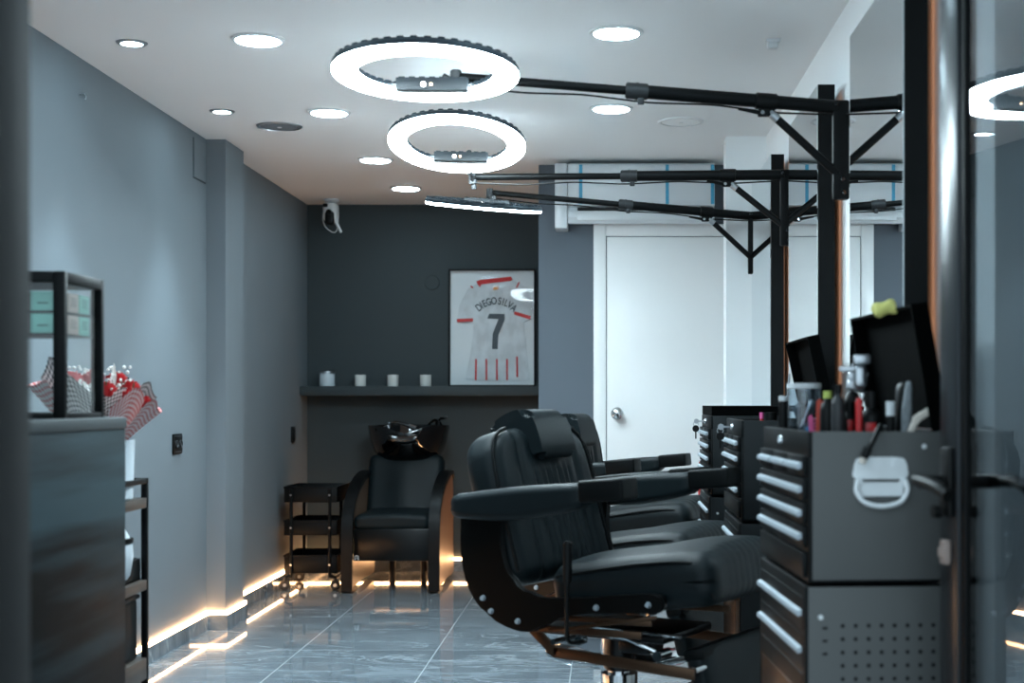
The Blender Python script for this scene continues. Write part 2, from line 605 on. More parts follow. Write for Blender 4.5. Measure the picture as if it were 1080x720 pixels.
b.cyl((-.036, DW - .045, hz - .045), (-.05, DW - .045, hz - .045), .012)
b.build('lever_handle', plastic_black, DR)
b = B(); b.box((.023, DW - .045, hz + .01), (.012, .05, .15), .005); b.cyl((.03, DW - .045, hz + .01), (.08, DW - .045, hz + .01), .013)
b.tube(bez([(.08, DW - .06, hz + .012), (.084, DW - .12, hz + .012), (.08, DW - .22, hz - .01)]), .012, 10)
b.build('lever_handle', plastic_black, DR)
b = B(); b.box((-.025, DW - .045, .855), (.014, .030, .046), .005); b.box((-.032, DW - .045, .855), (.010, .018, .02), .003)
o = b.build('latch_cover', M('dull_pink_metal', (150, 132, 124), .5), DR); o['label'] = 'small pinkish white latch cover'

# ------------------------------------------------------------------ ceiling lamps
DL = [(-1.243, 5.07), (.033, 4.97), (-1.242, 6.36), (.02, 6.27), (-1.24, 7.62), (-1.222, 8.65), (-1.243, 3.78), (.033, 3.68), (-1.243, 2.5), (.033, 2.4)]  # last four are out of view, added along the rows for their light
DLL = ['largest round ceiling light on the left, left of the nearest ring lamp', 'large round ceiling light to the right of the nearest ring lamp',
       'round ceiling light beside the left ceiling speaker', 'round ceiling light just under the nearest lamp arm',
       'round ceiling light to the left of the middle ring lamp', 'round ceiling light farthest back, above the wash corner',
       'added unseen round ceiling light over the reception desk', 'added unseen round ceiling light over the nearest tool chest',
       'added unseen round ceiling light just inside the entrance, left row', 'added unseen round ceiling light just inside the entrance, right row']
proto = None
for (x, y), lb in zip(DL, DLL):
    if proto is None:
        proto = thing('ceiling_light', lb, 'light', (x, y, ZC), 0, 'round ceiling panel lights')
        b = B(); b.lathe([(.080, 0), (.080, -.008), (.093, -.006), (.097, 0)], seg=48); b.build('trim_ring', plastic_white, proto)
        b = B(); b.lathe([(0, -.013), (.062, -.0125), (.077, -.010), (.081, -.006), (.080, -.0005), (0, -.0005)], seg=48); b.build('diffuser', lamp_em, proto)
        t = proto
    else:
        t = copy_tree(proto)
        t.location = (x, y, ZC)
        t['label'] = lb
SP = [(-1.71, 5.12, 'small ceiling spot above the left wall, the nearer of two'), (-1.715, 6.34, 'small ceiling spot above the left wall close to the pilaster'),
      (-1.71, 3.9, 'small ceiling spot above the left wall over the reception desk')]
proto = None
for x, y, lb in SP:
    if proto is None:
        proto = thing('ceiling_spot', lb, 'light', (x, y, ZC), 0, 'small ceiling spots')
        B().lathe([(.038, 0), (.038, -.006), (.052, -.005), (.056, 0)], seg=32).build('trim_ring', steel, proto)
        B().lathe([(0, -.005), (.039, -.005), (.039, -.0005), (0, -.0005)], seg=32).build('diffuser', spot_em, proto)
    else:
        t = copy_tree(proto); t.location = (x, y, ZC); t['label'] = lb
    l = bpy.data.lights.new('spot_beam', 'SPOT')
    l.energy = 26; l.spot_size = R(78); l.spot_blend = .7; l.color = LAMP; l.shadow_soft_size = .03
    lo = bpy.data.objects.new('spot_beam', l); COL.objects.link(lo)
    lo.location = (x, y, ZC - .02)
    lo.rotation_euler = (0, R(-12), 0)
for x, y, lb in [(-1.54, 6.69, 'flat round grey ceiling speaker on the left with a bright centre'), (.342, 6.575, 'flat round pale ceiling speaker on the right of the ceiling')]:
    t = thing('ceiling_speaker', lb, 'speaker', (x, y, ZC), 0, 'ceiling speakers')
    B().lathe([(.092, 0), (.094, -.007), (.104, -.005), (.107, 0)], seg=40).build('rim', plastic_white if x > 0 else steel, t)
    B().lathe([(0, -.006), (.09, -.004), (.09, -.0005), (0, -.0005)], seg=40).build('grille', white_paint if x > 0 else M('speaker_grille', (110, 120, 128), .7), t)
    B().lathe([(0, -.009), (.010, -.008), (.012, -.005)], seg=20).build('centre_badge', plastic_white, t)
t = thing('smoke_detector', 'small square white sensor on the ceiling at the right', 'sensor', (.593, 5.08, ZC))
B().box((0, 0, -.006), (.05, .05, .012), .003).build('base_plate', plastic_white, t)
B().box((0, 0, -.022), (.036, .036, .024), .006).build('sensor_body', plastic_white, t)

# ------------------------------------------------------------------ back wall: shelf, candles, framed jersey
solo(B().bx(XL, XP, 9.17, YB, 1.158, 1.219, .003), 'wall_shelf', alcove_paint, 'long charcoal floating shelf across the back alcove', 'shelf', (-1.2, 9.3, 1.158))
for px, r, hh, jm, lb in [(345, .050, .094, jar_blue, 'largest candle, cool white glass, at the left end of the back shelf'),
                          (380, .037, .074, jar_mat, 'small cream candle in glass, next after the big candle on the back shelf'),
                          (414.5, .037, .074, jar_mat, 'small cream candle in glass, middle of the three small ones on the back shelf'),
                          (449, .037, .074, jar_mat, 'small cream candle in glass nearest the framed jersey on the back shelf')]:
    x = (px - CX) / F * 9.26
    t = thing('candle', lb, 'candle', (x, 9.26, 1.219), 0, 'candles on the back shelf')
    B().lathe([(0, .0), (r * .96, .0), (r, .006), (r, hh), (r * .92, hh), (r * .92, .01), (0, .01)], seg=28).build('glass_jar', jm, t)
    B().lathe([(0, .012), (r * .91, .012), (r * .91, hh * .8), (0, hh * .78)], seg=28).build('wax', wax_mat, t)
    B().cyl((0, 0, hh * .78), (.002, 0, hh * 1.06), .0018, seg=6).build('wick', plastic_black, t)
    if px == 345:
        B().lathe([(r * .90, hh - .012), (r * 1.03, hh - .012), (r * 1.03, hh + .003), (r * .90, hh + .003)], seg=28).build('rim', steel, t)
solo(B().lathe([(0, -.006), (.046, -.006), (.05, 0), (0, 0)], seg=32, c=(-1.155, YB, 1.904), M4=Matrix.Rotation(R(-90), 4, 'X')), 'cover_plate', alcove_paint,
     'round charcoal cover plate on the back wall left of the framed jersey', 'cover plate', (-1.155, YB, 1.904))

# framed jersey (drawing coordinates: 4.8 units per photo pixel)
JD = 9.365
JS = F / JD * 4.8


def J(u, v):
    return ((460 + u / 4.8 - CX) / F * JD, EYE + (CY - 270 - v / 4.8) / F * JD)


x0, z1 = J(63, 66); x1, z0 = J(503, 655)
z0 = 1.219
JF = thing('framed_jersey', 'black framed white jersey with a 7, standing on the back shelf', 'framed jersey', ((x0 + x1) / 2, JD, z0))
O = JF.location.copy()
fw = .010
b = B()
b.bx(x0, x0 + fw, JD - .02, JD + .022, z0, z1, .002); b.bx(x1 - fw, x1, JD - .02, JD + .022, z0, z1, .002)
b.bx(x0 + fw, x1 - fw, JD - .02, JD + .022, z0, z0 + fw, .002); b.bx(x0 + fw, x1 - fw, JD - .02, JD + .022, z1 - fw, z1, .002)
b.build('frame', black_metal, JF, O)
B().bx(x0 + fw, x1 - fw, JD + .010, JD + .018, z0 + fw, z1 - fw).build('backing_board', board_white, JF, O)
B().bx(x0 + fw, x1 - fw, JD - .014, JD - .011, z0 + fw, z1 - fw).build('front_glass', frame_glass, JF, O)


def plate(poly, yb, th, name, mat, parent, bevel=.0015, label=None):
    b = B()
    b.prism([J(u, v) for u, v in poly], JD + yb - th, JD + yb, 'y', bevel)
    o = b.build(name, mat, parent, O)
    if label:
        o['label'] = label
    return o


plate([(208, 138), (160, 165), (118, 245), (105, 334), (188, 335), (188, 380), (172, 500), (148, 622), (250, 630), (360, 632), (472, 630), (462, 520), (452, 420), (440, 330), (480, 320), (492, 262), (470, 185), (440, 150), (392, 122), (300, 132)], .010, .008, 'jersey_body', fabric_white, JF, .003)
plate([(203, 128), (222, 120), (378, 103), (388, 118), (378, 126), (300, 134), (228, 142), (222, 158), (208, 140)], .001, .004, 'jersey_collar', jersey_red, JF, label='red collar')
plate([(104, 318), (187, 314), (187, 331), (106, 335)], .001, .003, 'sleeve_cuff', jersey_red, JF, label='red left cuff')
plate([(396, 279), (480, 303), (476, 321), (394, 296)], .001, .003, 'sleeve_cuff', jersey_red, JF, label='red right cuff')
plate([(172, 150), (180, 150), (190, 160), (180, 162)], .001, .003, 'shoulder_mark', jersey_red, JF)
plate([(416, 132), (425, 130), (411, 160), (402, 162)], .001, .003, 'shoulder_mark', jersey_red, JF)
plate([(288, 156), (314, 152), (316, 168), (290, 172)], .001, .003, 'collar_badge', jersey_orange, JF, label='small orange neck badge')
for u in (202, 254, 307, 359, 409):
    du = {202: -2, 409: 1}.get(u, 0)
    plate([(u - 4.5, 520 if u != 409 else 508), (u + 4.5, 520 if u != 409 else 508), (u + 5 + du, 628 if u != 409 else 612), (u - 4 + du, 628 if u != 409 else 612)], .001, .003, 'hem_stripe', jersey_red, JF, .0008, 'red hem stripe')
plate([(258, 316), (270, 291), (347, 293), (347, 322), (314, 400), (311, 470), (283, 470), (286, 392), (316, 318)], .001, .003, 'shirt_number', jersey_dark, JF, .0008, 'charcoal number 7')
b = B()
txt = 'DIEGO SILVA'
dg = bpy.context.evaluated_depsgraph_get()
for i, ch in enumerate(txt):
    if ch == ' ':
        continue
    cu = bpy.data.curves.new('glyph', 'FONT')
    cu.body = ch; cu.size = 46 / JS; cu.extrude = .0012; cu.offset = .0010
    cu.align_x = 'CENTER'; cu.align_y = 'CENTER'
    fo = bpy.data.objects.new('glyph', cu); COL.objects.link(fo)
    bpy.context.view_layer.update()
    me = bpy.data.meshes.new_from_object(fo.evaluated_get(bpy.context.evaluated_depsgraph_get()))
    offs = [0, .75, 1.5, 2.55, 3.75, 4.5, 5.05, 5.85, 6.6, 7.55, 8.65]
    a = R(-43 + 10.2 * offs[i])
    u, v = 303 + 126 * math.sin(a), 352 - 124 * math.cos(a)
    xx, zz = J(u, v)
    m4 = Matrix.Translation((xx, JD - .001, zz)) @ Matrix.Rotation(a * .85, 4, 'Y') @ Matrix.Rotation(R(90), 4, 'X') @ Matrix.Diagonal((.80, 1.12, 1, 1))
    me.transform(m4)
    b.bm.from_mesh(me)
    bpy.data.objects.remove(fo)
    bpy.data.meshes.remove(me)
    bpy.data.curves.remove(cu)
b.build('name_lettering', jersey_dark, JF, O, smooth=0)['label'] = 'curved charcoal lettering'

# ------------------------------------------------------------------ door wall: white door, air conditioner
D1 = thing('door_1', 'plain white interior door with a round knob in a white frame', 'door', (.33, YD, 0))
struct(D1)
O = D1.location.copy()
b = B()
zt, zf = 2.024, 2.094
xs = 0.0
b.bx(-.073, xs - .004, YD - .02, YD, 0, zf, .004); b.bx(.664, .735, YD - .02, YD, 0, zf, .004); b.bx(xs - .004, .664, YD - .02, YD, zt + .004, zf, .004)
b.build('door_frame', door_paint, D1, O)
B().bx(xs, .66, YD - .012, YD - .001, .005, zt, .002).build('door_leaf', door_paint, D1, O)
kx, kz = .057, 1.057
b = B()
rot = Matrix.Rotation(R(90), 4, 'X')
b.lathe([(0, 0), (.033, 0), (.034, .004), (.028, .009), (.013, .012), (.012, .034), (.022, .04), (.029, .052), (.027, .064), (.014, .072), (0, .074)], (kx, YD - .012, kz), 28, M4=rot)
b.build('door_knob', chrome, D1, O)['label'] = 'round chrome knob'
AC = thing('air_conditioner', 'white wall air conditioner with blue tape strips above the white door', 'air conditioner', (.2, YD, 2.06))
O = AC.location.copy()
ay, ax0, ax1 = 7.58, -.207, .575
za, zb = 2.415, 2.075
b = B()
b.prism([(YD, zb + .02), (ay + .03, zb), (ay + .004, zb + .03), (ay + .004, zb + .058), (ay + .05, zb + .066), (ay + .05, zb + .088), (ay, zb + .094), (ay, za - .03), (ay + .02, za - .018), (YD, za - .018)], ax0, ax1, 'x', .004)
b.build('body', ac_white, AC, O)
B().bx(ax0 + .045, ax1 - .01, ay - .004, ay + .004, zb + .105, za - .035, .004).build('front_panel', ac_white, AC, O)
b = B(); b.bx(ax0 + .05, ax1 - .02, ay + .035, ay + .049, zb + .067, zb + .087)
for i in range(16):
    xx = ax0 + .07 + i * .045
    b.bx(xx, xx + .004, ay + .02, ay + .04, zb + .067, zb + .087)
b.build('louvre', plastic_black, AC, O)
B().box(((ax0 + ax1) / 2 + .015, ay + .006, zb + .040), (ax1 - ax0 - .07, .008, .05), .003).build('flap', ac_white, AC, O)
for xx in (ax0 + .068, .322, .563):
    B().bx(xx - .009, xx + .009, ay - .0055, ay - .0035, zb + .10, za - .03).build('blue_tape', tape_blue, AC, O)['label'] = 'strip of blue tape'
solo(B().bx(ax0 - .072, ax0 - .004, 7.62, YD, 2.053, 2.40, .005), 'duct_cover', ac_white, 'white vertical pipe cover at the left end of the air conditioner', 'duct', (ax0 - .04, 7.7, 2.053))

# ------------------------------------------------------------------ left wall fittings
def socket(d, z, lb, n=2):
    t = thing('wall_socket', lb, 'socket', (XL, d, z))
    B().box((.005, 0, 0), (.010, .13 if n == 2 else .085, .092 if n == 2 else .1), .003).build('plate', plastic_black, t)
    b = B()
    if n == 2:
        for s in (-1, 1):
            b.lathe([(0, .002), (.012, .002), (.015, .006), (.017, .006), (.017, 0)], (.010, s * .031, .0), 20, M4=Matrix.Rotation(R(90), 4, 'Y'))
        b.box((.0115, 0, .036), (.004, .11, .006), .001); b.box((.0115, 0, -.036), (.004, .11, .006), .001)
    else:
        b.box((.013, 0, 0), (.008, .05, .07), .002)
    b.build('insert', plastic_grey if n == 2 else plastic_black, t)
    return t


socket(6.54, .931, 'black double wall socket on the left wall above the LED line', 2)
socket(8.95, .912, 'black wall switch above the rolling trolley', 1)
t = thing('access_panel', 'flush painted access panel high on the left wall by the pilaster', 'panel', (XL, 6.9, 2.2))
B().bx(0, .0025, -.095, .11, -.004, .19).build('panel_gap', alcove_paint, t)
B().bx(0, .005, -.088, .11, .003, .19, .001).build('panel_door', wall_paint, t)
solo(B().cyl((XL, 5.34, 2.28), (XL + .02, 5.34, 2.28), .004, seg=8).tube([(XL + .018, 5.34, 2.28), (XL + .024, 5.34, 2.272), (XL + .022, 5.34, 2.262)], .003, 8), 'wall_hook', steel, 'tiny metal hook high on the left wall', 'hook', (XL, 5.34, 2.28))

# security camera in the far left ceiling corner
cx, cy = -1.775, 9.16
t = thing('security_camera', 'small white security camera with dangling cable in the far ceiling corner', 'camera', (cx, cy, ZC))
b = B(); b.lathe([(0, 0), (.05, 0), (.05, -.012), (.03, -.02), (0, -.02)], seg=24); b.build('mount', plastic_white, t)
b = B(); b.rgrid((.096, .10, .13), .035, 10, (0, -.01, -.083)); b.build('housing', plastic_white, t)
b = B(); b.rgrid((.06, .05, .09), .022, 8, (0, -.05, -.125)); b.cyl((0, -.07, -.09), (0, -.082, -.09), .018); b.box((-.026, -.058, -.045), (.03, .02, .022), .003)
b.build('lens', plastic_black, t)
B().tube(bez([(-.045, .0, -.05), (-.05, -.02, -.12), (-.03, -.03, -.18), (.02, -.03, -.215), (.045, -.03, -.19), (.05, -.02, -.10)]), .003, 8).build('cable', plastic_white, t)
b = B(); b.cyl((.035, -.035, -.145), (.07, -.035, -.215), .011, .009); b.cyl((.028, -.035, -.13), (.036, -.035, -.148), .014); b.build('plug', plastic_white, t)


# ------------------------------------------------------------------ mirrors on the right wall
for y0, y1, lb in [(3.33, 4.065, 'tall black edged backlit wall mirror nearest the entrance'), (4.69, 5.43, 'tall black edged backlit wall mirror, middle of three'), (6.03, 6.81, 'tall black edged backlit wall mirror farthest from the entrance')]:
    t = thing('wall_mirror', lb, 'mirror', (.715, (y0 + y1) / 2, 1.09), 0, 'backlit mirrors')
    O = t.location.copy()
    zt = 2.175
    b = B()
    b.bx(.697, .752, y0, y0 + .012, 1.09, zt); b.bx(.697, .752, y1 - .006, y1, 1.09, zt)
    b.bx(.697, .752, y0 + .012, y1 - .006, zt - .006, zt); b.bx(.697, .752, y0 + .012, y1 - .006, 1.09, 1.10)
    b.bx(.742, .752, y0 + .012, y1 - .006, 1.10, zt - .006)
    b.build('frame', black_metal, t, O)
    B().bx(.694, .699, y0 + .004, y1 - .002, 1.095, zt - .002).build('mirror_glass', mirror_mat, t, O)
    b = B()
    b.bx(.752, .760, y0 + .06, y0 + .075, 1.11, zt - .02); b.bx(.752, .760, y1 - .075, y1 - .06, 1.11, zt - .02)
    b.build('backlight', mirror_led, t, O)
    b = B(); b.bx(.752, .78, (y0 + y1) / 2 - .1, (y0 + y1) / 2 + .1, 1.9, 1.94); b.bx(.752, .78, (y0 + y1) / 2 - .1, (y0 + y1) / 2 + .1, 1.2, 1.24)
    b.build('wall_batten', black_metal, t, O)


# ------------------------------------------------------------------ ring lamps on swing arms
def ring_lamp(yb, ring, tilt, roll, tip, lb):
    t = thing('ring_lamp', lb, 'lamp', (.72, yb, 1.74), 0, 'ring lamps on swing arms')
    O = t.location.copy()
    b = B()
    b.box((.707, yb, 1.89), (.05, .03, .30), .006)
    b.bx(.73, .78, yb - .012, yb + .012, 1.78, 1.82); b.bx(.73, .78, yb - .012, yb + .012, 1.96, 2.0)
    b.build('wall_bracket', black_metal, t, O)
    b = B()
    for xx, zz in ((.69, 2.025), (.71, 1.80), (.715, 1.76)):
        b.cyl((xx, yb - .013, zz), (xx, yb - .021, zz), .006, seg=12, bevel=.002)
    b.build('bolt', chrome, t, O)
    pv = Vector((.70, yb, 2.02))
    tip = Vector(tip)
    d = tip - pv
    at = lambda x: pv + d * ((x - pv.x) / d.x)
    c1, cl = at(.09), at(.48)
    B().cyl(pv, c1, .0205, seg=20).build('arm_tube', black_metal, t, O)
    B().cyl(c1, tip, .0135, seg=16).build('arm_extension', black_metal, t, O)
    dn = d.normalized()
    b = B(); b.cyl(c1 - dn * .034, c1 + dn * .034, .0245, seg=24, bevel=.003); b.cyl(c1 - dn * .004, c1 + dn * .004, .026, seg=24)
    b.box(c1 + Vector((.012, -.004, -.03)), (.02, .016, .022), .003)
    b.build('collar', plastic_grey, t, O)
    b = B(); b.cyl(cl - dn * .033, cl + dn * .033, .025, seg=24, bevel=.003)
    b.box(cl + Vector((0, 0, -.034)), (.05, .022, .024), .004)
    b.tube([cl + Vector((-.02, -.01, -.036)), cl + Vector((-.06, -.012, -.028)), cl + Vector((-.085, -.012, -.024))], [.007, .006, .005], 8)
    b.build('clamp', plastic_black, t, O)
    b = B()
    for s in (-.012, .016):
        b.cyl(cl + Vector((s, -.010, -.036)), cl + Vector((s, -.018, -.036)), .006, seg=12)
    b.build('clamp_bolt', chrome, t, O)
    e0 = cl + Vector((.025, -.004, -.046)); e1 = Vector((.70, yb - .004, 1.815))
    b = B(); b.cyl(e0, e1, .0125, seg=16); b.build('brace', black_metal, t, O)
    B().cyl(e0 - (e1 - e0).normalized() * .012, e0 + (e1 - e0).normalized() * .014, .0135, seg=16).build('brace_end', steel, t, O)
    # ring
    RM = Matrix.Translation(ring) @ Matrix.Rotation(roll, 4, 'Y') @ Matrix.Rotation(-tilt, 4, 'X')
    Ro, Ri = .265, .194
    b = B()
    n = 96
    prof = [(Ri + .004, .010), (Ro - .006, .010), (Ro - .003, .0055), (Ro + .0015, .0055), (Ro + .002, .018), (Ro - .006, .026), (Ri + .006, .026), (Ri, .018), (Ri + .001, .012), (Ri + .004, .010)]
    b.lathe(prof, M4=RM, seg=n)
    for k in range(44):                                   # heat-sink bumps round the back edge
        a = 2 * math.pi * k / 44
        for rr in (Ro - .012, Ri + .01):
            m4 = RM @ Matrix.Rotation(a, 4, 'Z') @ Matrix.Translation((rr, 0, .026))
            b.box(m4.translation, (.018, .020, .008), .003, rot=m4.to_3x3().to_4x4())
    b.build('ring_housing', housing_mat, t, O)
    b = B(); b.lathe([(Ri, .004), (Ri + .004, -.006), (Ro - .006, -.006), (Ro, -.001), (Ro, .005), (Ro - .006, .0115), (Ri, .0115), (Ri, .004)], M4=RM, seg=n)
    b.build('ring_diffuser', ring_em, t, O)
    b = B()
    q = RM.to_3x3().to_4x4()
    c = RM @ Vector((0, .157, .016))
    b.box(c, (.215, .034, .040), .004, rot=q)
    for s in (-1, 1):
        b.box(RM @ Vector((s * .118, .157, .020)), (.05, .018, .006), .001, rot=q)
    for k in range(7):
        b.box(RM @ Vector((-.09 + k * .030, .157, .036)), (.018, .030, .005), .001, rot=q)
    b.build('driver_box', driver_mat, t, O)
    b = B(); b.cyl(RM @ Vector((-.025, .141, .014)), RM @ Vector((-.025, .137, .014)), .0075, seg=14); b.build('power_light', tiny_em, t, O)
    b = B(); b.cyl(RM @ Vector((-.002, .141, .014)), RM @ Vector((-.002, .137, .014)), .0045, seg=14); b.build('status_light', tiny_or, t, O)
    hp = RM @ Vector((.03, .16, .045))
    b = B()
    b.cyl(tip + Vector((0, -.0, -.03)), tip + Vector((0, 0, .02)), .017, seg=18, bevel=.003)
    b.tube([tip + Vector((-.0, 0, -.02)), (tip + hp) / 2 + Vector((0, 0, -.01)), hp], .010, 10)
    b.cyl(tip + Vector((.004, -.0, -.05)), tip + Vector((.004, 0, -.03)), .011, seg=12, bevel=.002)
    b.build('hinge', plastic_grey, t, O)
    # cable along the arm
    pts = []
    for i in range(13):
        s = i / 12
        p = pv.lerp(tip, s)
        pts.append(p + Vector((0, -.004, -.024 - .008 * math.sin(s * math.pi * 3) ** 2)))
    pts = [Vector((.755, yb + .02, 1.80)), Vector((.752, yb + .014, 1.93)), Vector((.735, yb - .02, 1.99))] + pts
    B().tube(bez(pts, 4), .0032, 6).build('cable', plastic_black, t, O)
    return t


ring_lamp(4.30, P(449, 79, 4.06), R(4.0), R(0.3), (-.45, 4.24, 2.098), 'biggest glowing ring lamp, nearest the entrance, on a black wall arm')
ring_lamp(5.60, P(482, 153, 5.50), R(14.0), R(1.0), (-.545, 5.79, 2.04), 'tilted glowing ring lamp, the middle one, its open ring facing the entrance')
ring_lamp(6.87, P(510, 218.5, 6.50), R(-8.6), R(5.0), (-.553, 6.72, 2.112), 'glowing ring lamp seen edge on, farthest back, on a rising arm')


# ------------------------------------------------------------------ barber chairs
CACHE = {}


def shared(key, maker):
    if key not in CACHE:
        CACHE[key] = maker()
        return CACHE[key], True
    return CACHE[key], False


def barber_chair(loc, yaw, lift, recline, lb):
    t = thing('barber_chair', lb, 'chair', loc, yaw, 'black barber chairs')

    def part(name, mats, fn, key=None, up=True, at=(0, 0, 0), ry=0.0, parent=None):
        key = key or name
        if key in CACHE:
            o = bpy.data.objects.new(name, CACHE[key]); COL.objects.link(o)
        else:
            b = B(); fn(b); o = b.build(name, mats); CACHE[key] = o.data
        o.parent = parent or t
        o.location = (at[0], at[1], at[2] + (lift if up else 0)) if parent is None else at
        o.rotation_euler = (0, ry, 0)
        return o

    part('base_plate', chrome, lambda b: b.lathe([(0, 0), (.33, 0), (.335, .008), (.32, .022), (.20, .045), (.09, .07), (.07, .11), (0, .11)], seg=48), up=False)
    part('column', chrome, lambda b: (b.cyl((0, 0, .10), (0, 0, .36), .052, seg=32), b.cyl((0, 0, .36), (0, 0, .45), .034, seg=24)), up=False)
    part('column_sleeve', shell_black, lambda b: (b.cyl((0, 0, .37), (0, 0, .47), .045, seg=28, bevel=.004), b.box((.07, 0, .45), (.10, .10, .05), .01), b.box((.02, 0, .49), (.40, .30, .022), .006)))

    def seat_fn(p):
        q = p.copy()
        w = max(0, 1 - (abs(p.y) / .17) ** 4)
        if p.z > 0 or p.x > .18:
            fl = abs(math.sin(p.y * math.pi / .034)) * .006 * w * min(1, max(0, (p.x + .02) / .1))
            if p.z > 0:
                q.z += fl + .018 * (1 - (p.y / .26) ** 2)
            if p.x > .2:
                q.x += fl * .8
        if p.x > .1:
            k = (p.x - .1) / .15
            q.z -= .018 * k * k if p.z > 0 else 0
        return q
    part('seat', leather, lambda b: b.rgrid((.50, .53, .145), .05, 46, (0, 0, 0), func=seat_fn), at=(.175, 0, .645), ry=R(-8.5))
    part('seat_piping', leather2, lambda b: [b.tube(bez([(-.22, s * .255, .045), (0, s * .262, .055), (.15, s * .258, .050), (.205, s * .25, .030), (.235, s * .245, -.05)], 8), .005, 8) for s in (-1, 1)], at=(.175, 0, .645), ry=R(-8.5))

    def back_fn(p):
        q = p.copy()
        tz = max(0, (p.z - .09) / .135)
        q.y *= 1 - .10 * tz * tz
        if p.x > 0:
            c = max(0, 1 - (p.y / .25) ** 2)
            q.x += .012 * c
            w = max(0, 1 - (abs(p.y) / .125) ** 6) * max(0, min(1, (p.z + .2) / .05)) * max(0, min(1, (.115 - p.z) / .03))
            q.x += (abs(math.sin(p.y * math.pi / .030)) * .010 - .006) * w
            q.x -= .010 * math.exp(-((abs(p.y) - .145) / .014) ** 2)
        if p.z > .15:
            q.z -= .02 * (abs(p.y) / .25) ** 4
        return q
    at = (-.150, 0, .630)
    part('backrest', leather, lambda b: b.rgrid((.125, .52, .45), .05, 60, (-.0625, 0, .225), func=back_fn), at=at, ry=-recline)

    for s, nm in ((-1, 'near'), (1, 'far')):
        part('back_piping', leather2, lambda b, s=s: b.tube(bez([(-.012, s * .258, .04), (-.012, s * .258, .30), (-.012, s * .238, .40), (-.012, s * .205, .432), (-.012, s * .16, .445)], 8), .0055, 8), key='bp' + nm, at=at, ry=-recline)

    def rear(b):
        b.rgrid((.04, .43, .40), .02, 12, (-.112, 0, .205))
    part('back_shell', leather2, rear, at=at, ry=-recline)

    def head(b):
        prof = smooth_poly([(-.12, .455), (-.10, .480), (-.03, .498), (.025, .488), (.046, .45), (.052, .38), (.044, .345), (.020, .345), (.010, .38), (.004, .43), (-.03, .452), (-.08, .448)], 4)
        b.prism(prof, -.092, .092, 'y', .019, seg=5)
    part('headrest', leather, head, at=at, ry=-recline)

    # J-shaped side shells
    outer = [(-.322, .86), (-.338, .78), (-.335, .69), (-.31, .61), (-.25, .545), (-.16, .510), (-.09, .513), (-.04, .545), (.06, .570), (.18, .580), (.27, .585), (.298, .605), (.285, .635), (.20, .630), (.05, .612), (-.08, .605), (-.15, .63), (-.19, .68), (-.205, .75), (-.20, .83), (-.21, .86)]
    sp = smooth_poly(outer, 3)
    for s, nm in ((-1, 'near'), (1, 'far')):
        part('side_shell', shell_black, lambda b, s=s: b.prism(sp, s * .300, s * .276, 'y', .005), key='shell' + nm)
        for i, (x, z) in enumerate(((-.262, .59), (-.235, .556), (-.147, .535), (.10, .590), (.255, .608))):
            part('side_bolt', handle_silver, lambda b, s=s, x=x, z=z: b.cyl((x, s * .300, z), (x, s * .308, z), .0085, .006, seg=14), key='bolt%s%d' % (nm, i))

        def arm_fn(p):
            q = p.copy()
            f = (p.x + .21) / .42
            if p.z < 0:
                q.z -= .020 * math.sin(max(0, min(1, f)) * math.pi) + .006
            q.z += .105 * p.x
            if p.z > 0:
                q.z += .006 * math.sin(max(0, min(1, f)) * math.pi)
            return q
        part('armrest', leather, lambda b, s=s: b.rgrid((.43, .080, .058), .022, 18, (-.125, s * .318, .868), func=arm_fn), key='arm' + nm)
        part('armrest_tip', leather2, lambda b, s=s: b.box((.145, s * .318, .9015), (.135, .088, .058), .008, 3, rot=Matrix.Rotation(R(-5), 4, 'Y')), key='tip' + nm)
        part('armrest_support', shell_black, lambda b, s=s: b.prism([(-.30, .80), (-.06, .83), (.06, .865), (.06, .875), (-.30, .85)], s * .305, s * .28, 'y', .003), key='sup' + nm)

        def rail(b, s=s):
            for xa, za2, xb, zb2, hh in ((-.11, .516, .22, .522, .020), (-.09, .548, .25, .556, .016), (-.06, .512, .27, .575, .010)):
                d = Vector((xb - xa, 0, zb2 - za2))
                b.box(((xa + xb) / 2, s * (.272 if hh != .010 else .284), (za2 + zb2) / 2), (d.length, .008, hh), .002, rot=Matrix.Rotation(-math.atan2(d.z, d.x), 4, 'Y'))
        part('seat_rail', warm_lit_steel, rail, key='rail' + nm)

        def bar(b, s=s):
            for pts in ([(-.135, .515), (-.055, .452)], [(-.055, .452), (.36, .432)]):
                (xa, za2), (xb, zb2) = pts
                d = Vector((xb - xa, 0, zb2 - za2))
                m = Matrix.Rotation(-math.atan2(d.z, d.x), 4, 'Y')
                b.box(((xa + xb) / 2, s * .255, (za2 + zb2) / 2), (d.length + .012, .008, .030), .002, rot=m)
        part('footrest_bar', warm_lit_steel, bar, key='bar' + nm)

    def linkage(b):
        b.tube([(.02, -.24, .515), (.16, -.24, .505), (.255, -.23, .47)], .006, 8)
        b.tube([(.04, -.22, .525), (.30, -.2, .515)], .005, 8)
        b.cyl((.02, -.262, .515), (.02, -.22, .515), .012, seg=14); b.cyl((.26, -.262, .47), (.26, -.20, .47), .014, seg=14)
        b.cyl((.02, -.262, .49), (.02, -.23, .49), .012, seg=14)
        b.cyl((-.06, -.26, .48), (-.06, .26, .48), .008, seg=12)
    part('recline_linkage', chrome, linkage)
    part('recline_lever', plastic_black, lambda b: (b.tube(bez([(.035, -.262, .49), (.03, -.325, .50), (.03, -.335, .56), (.035, -.34, .70)]), .0065, 10), b.cyl((.034, -.339, .655), (.037, -.341, .765), .0125, seg=14, bevel=.004)))
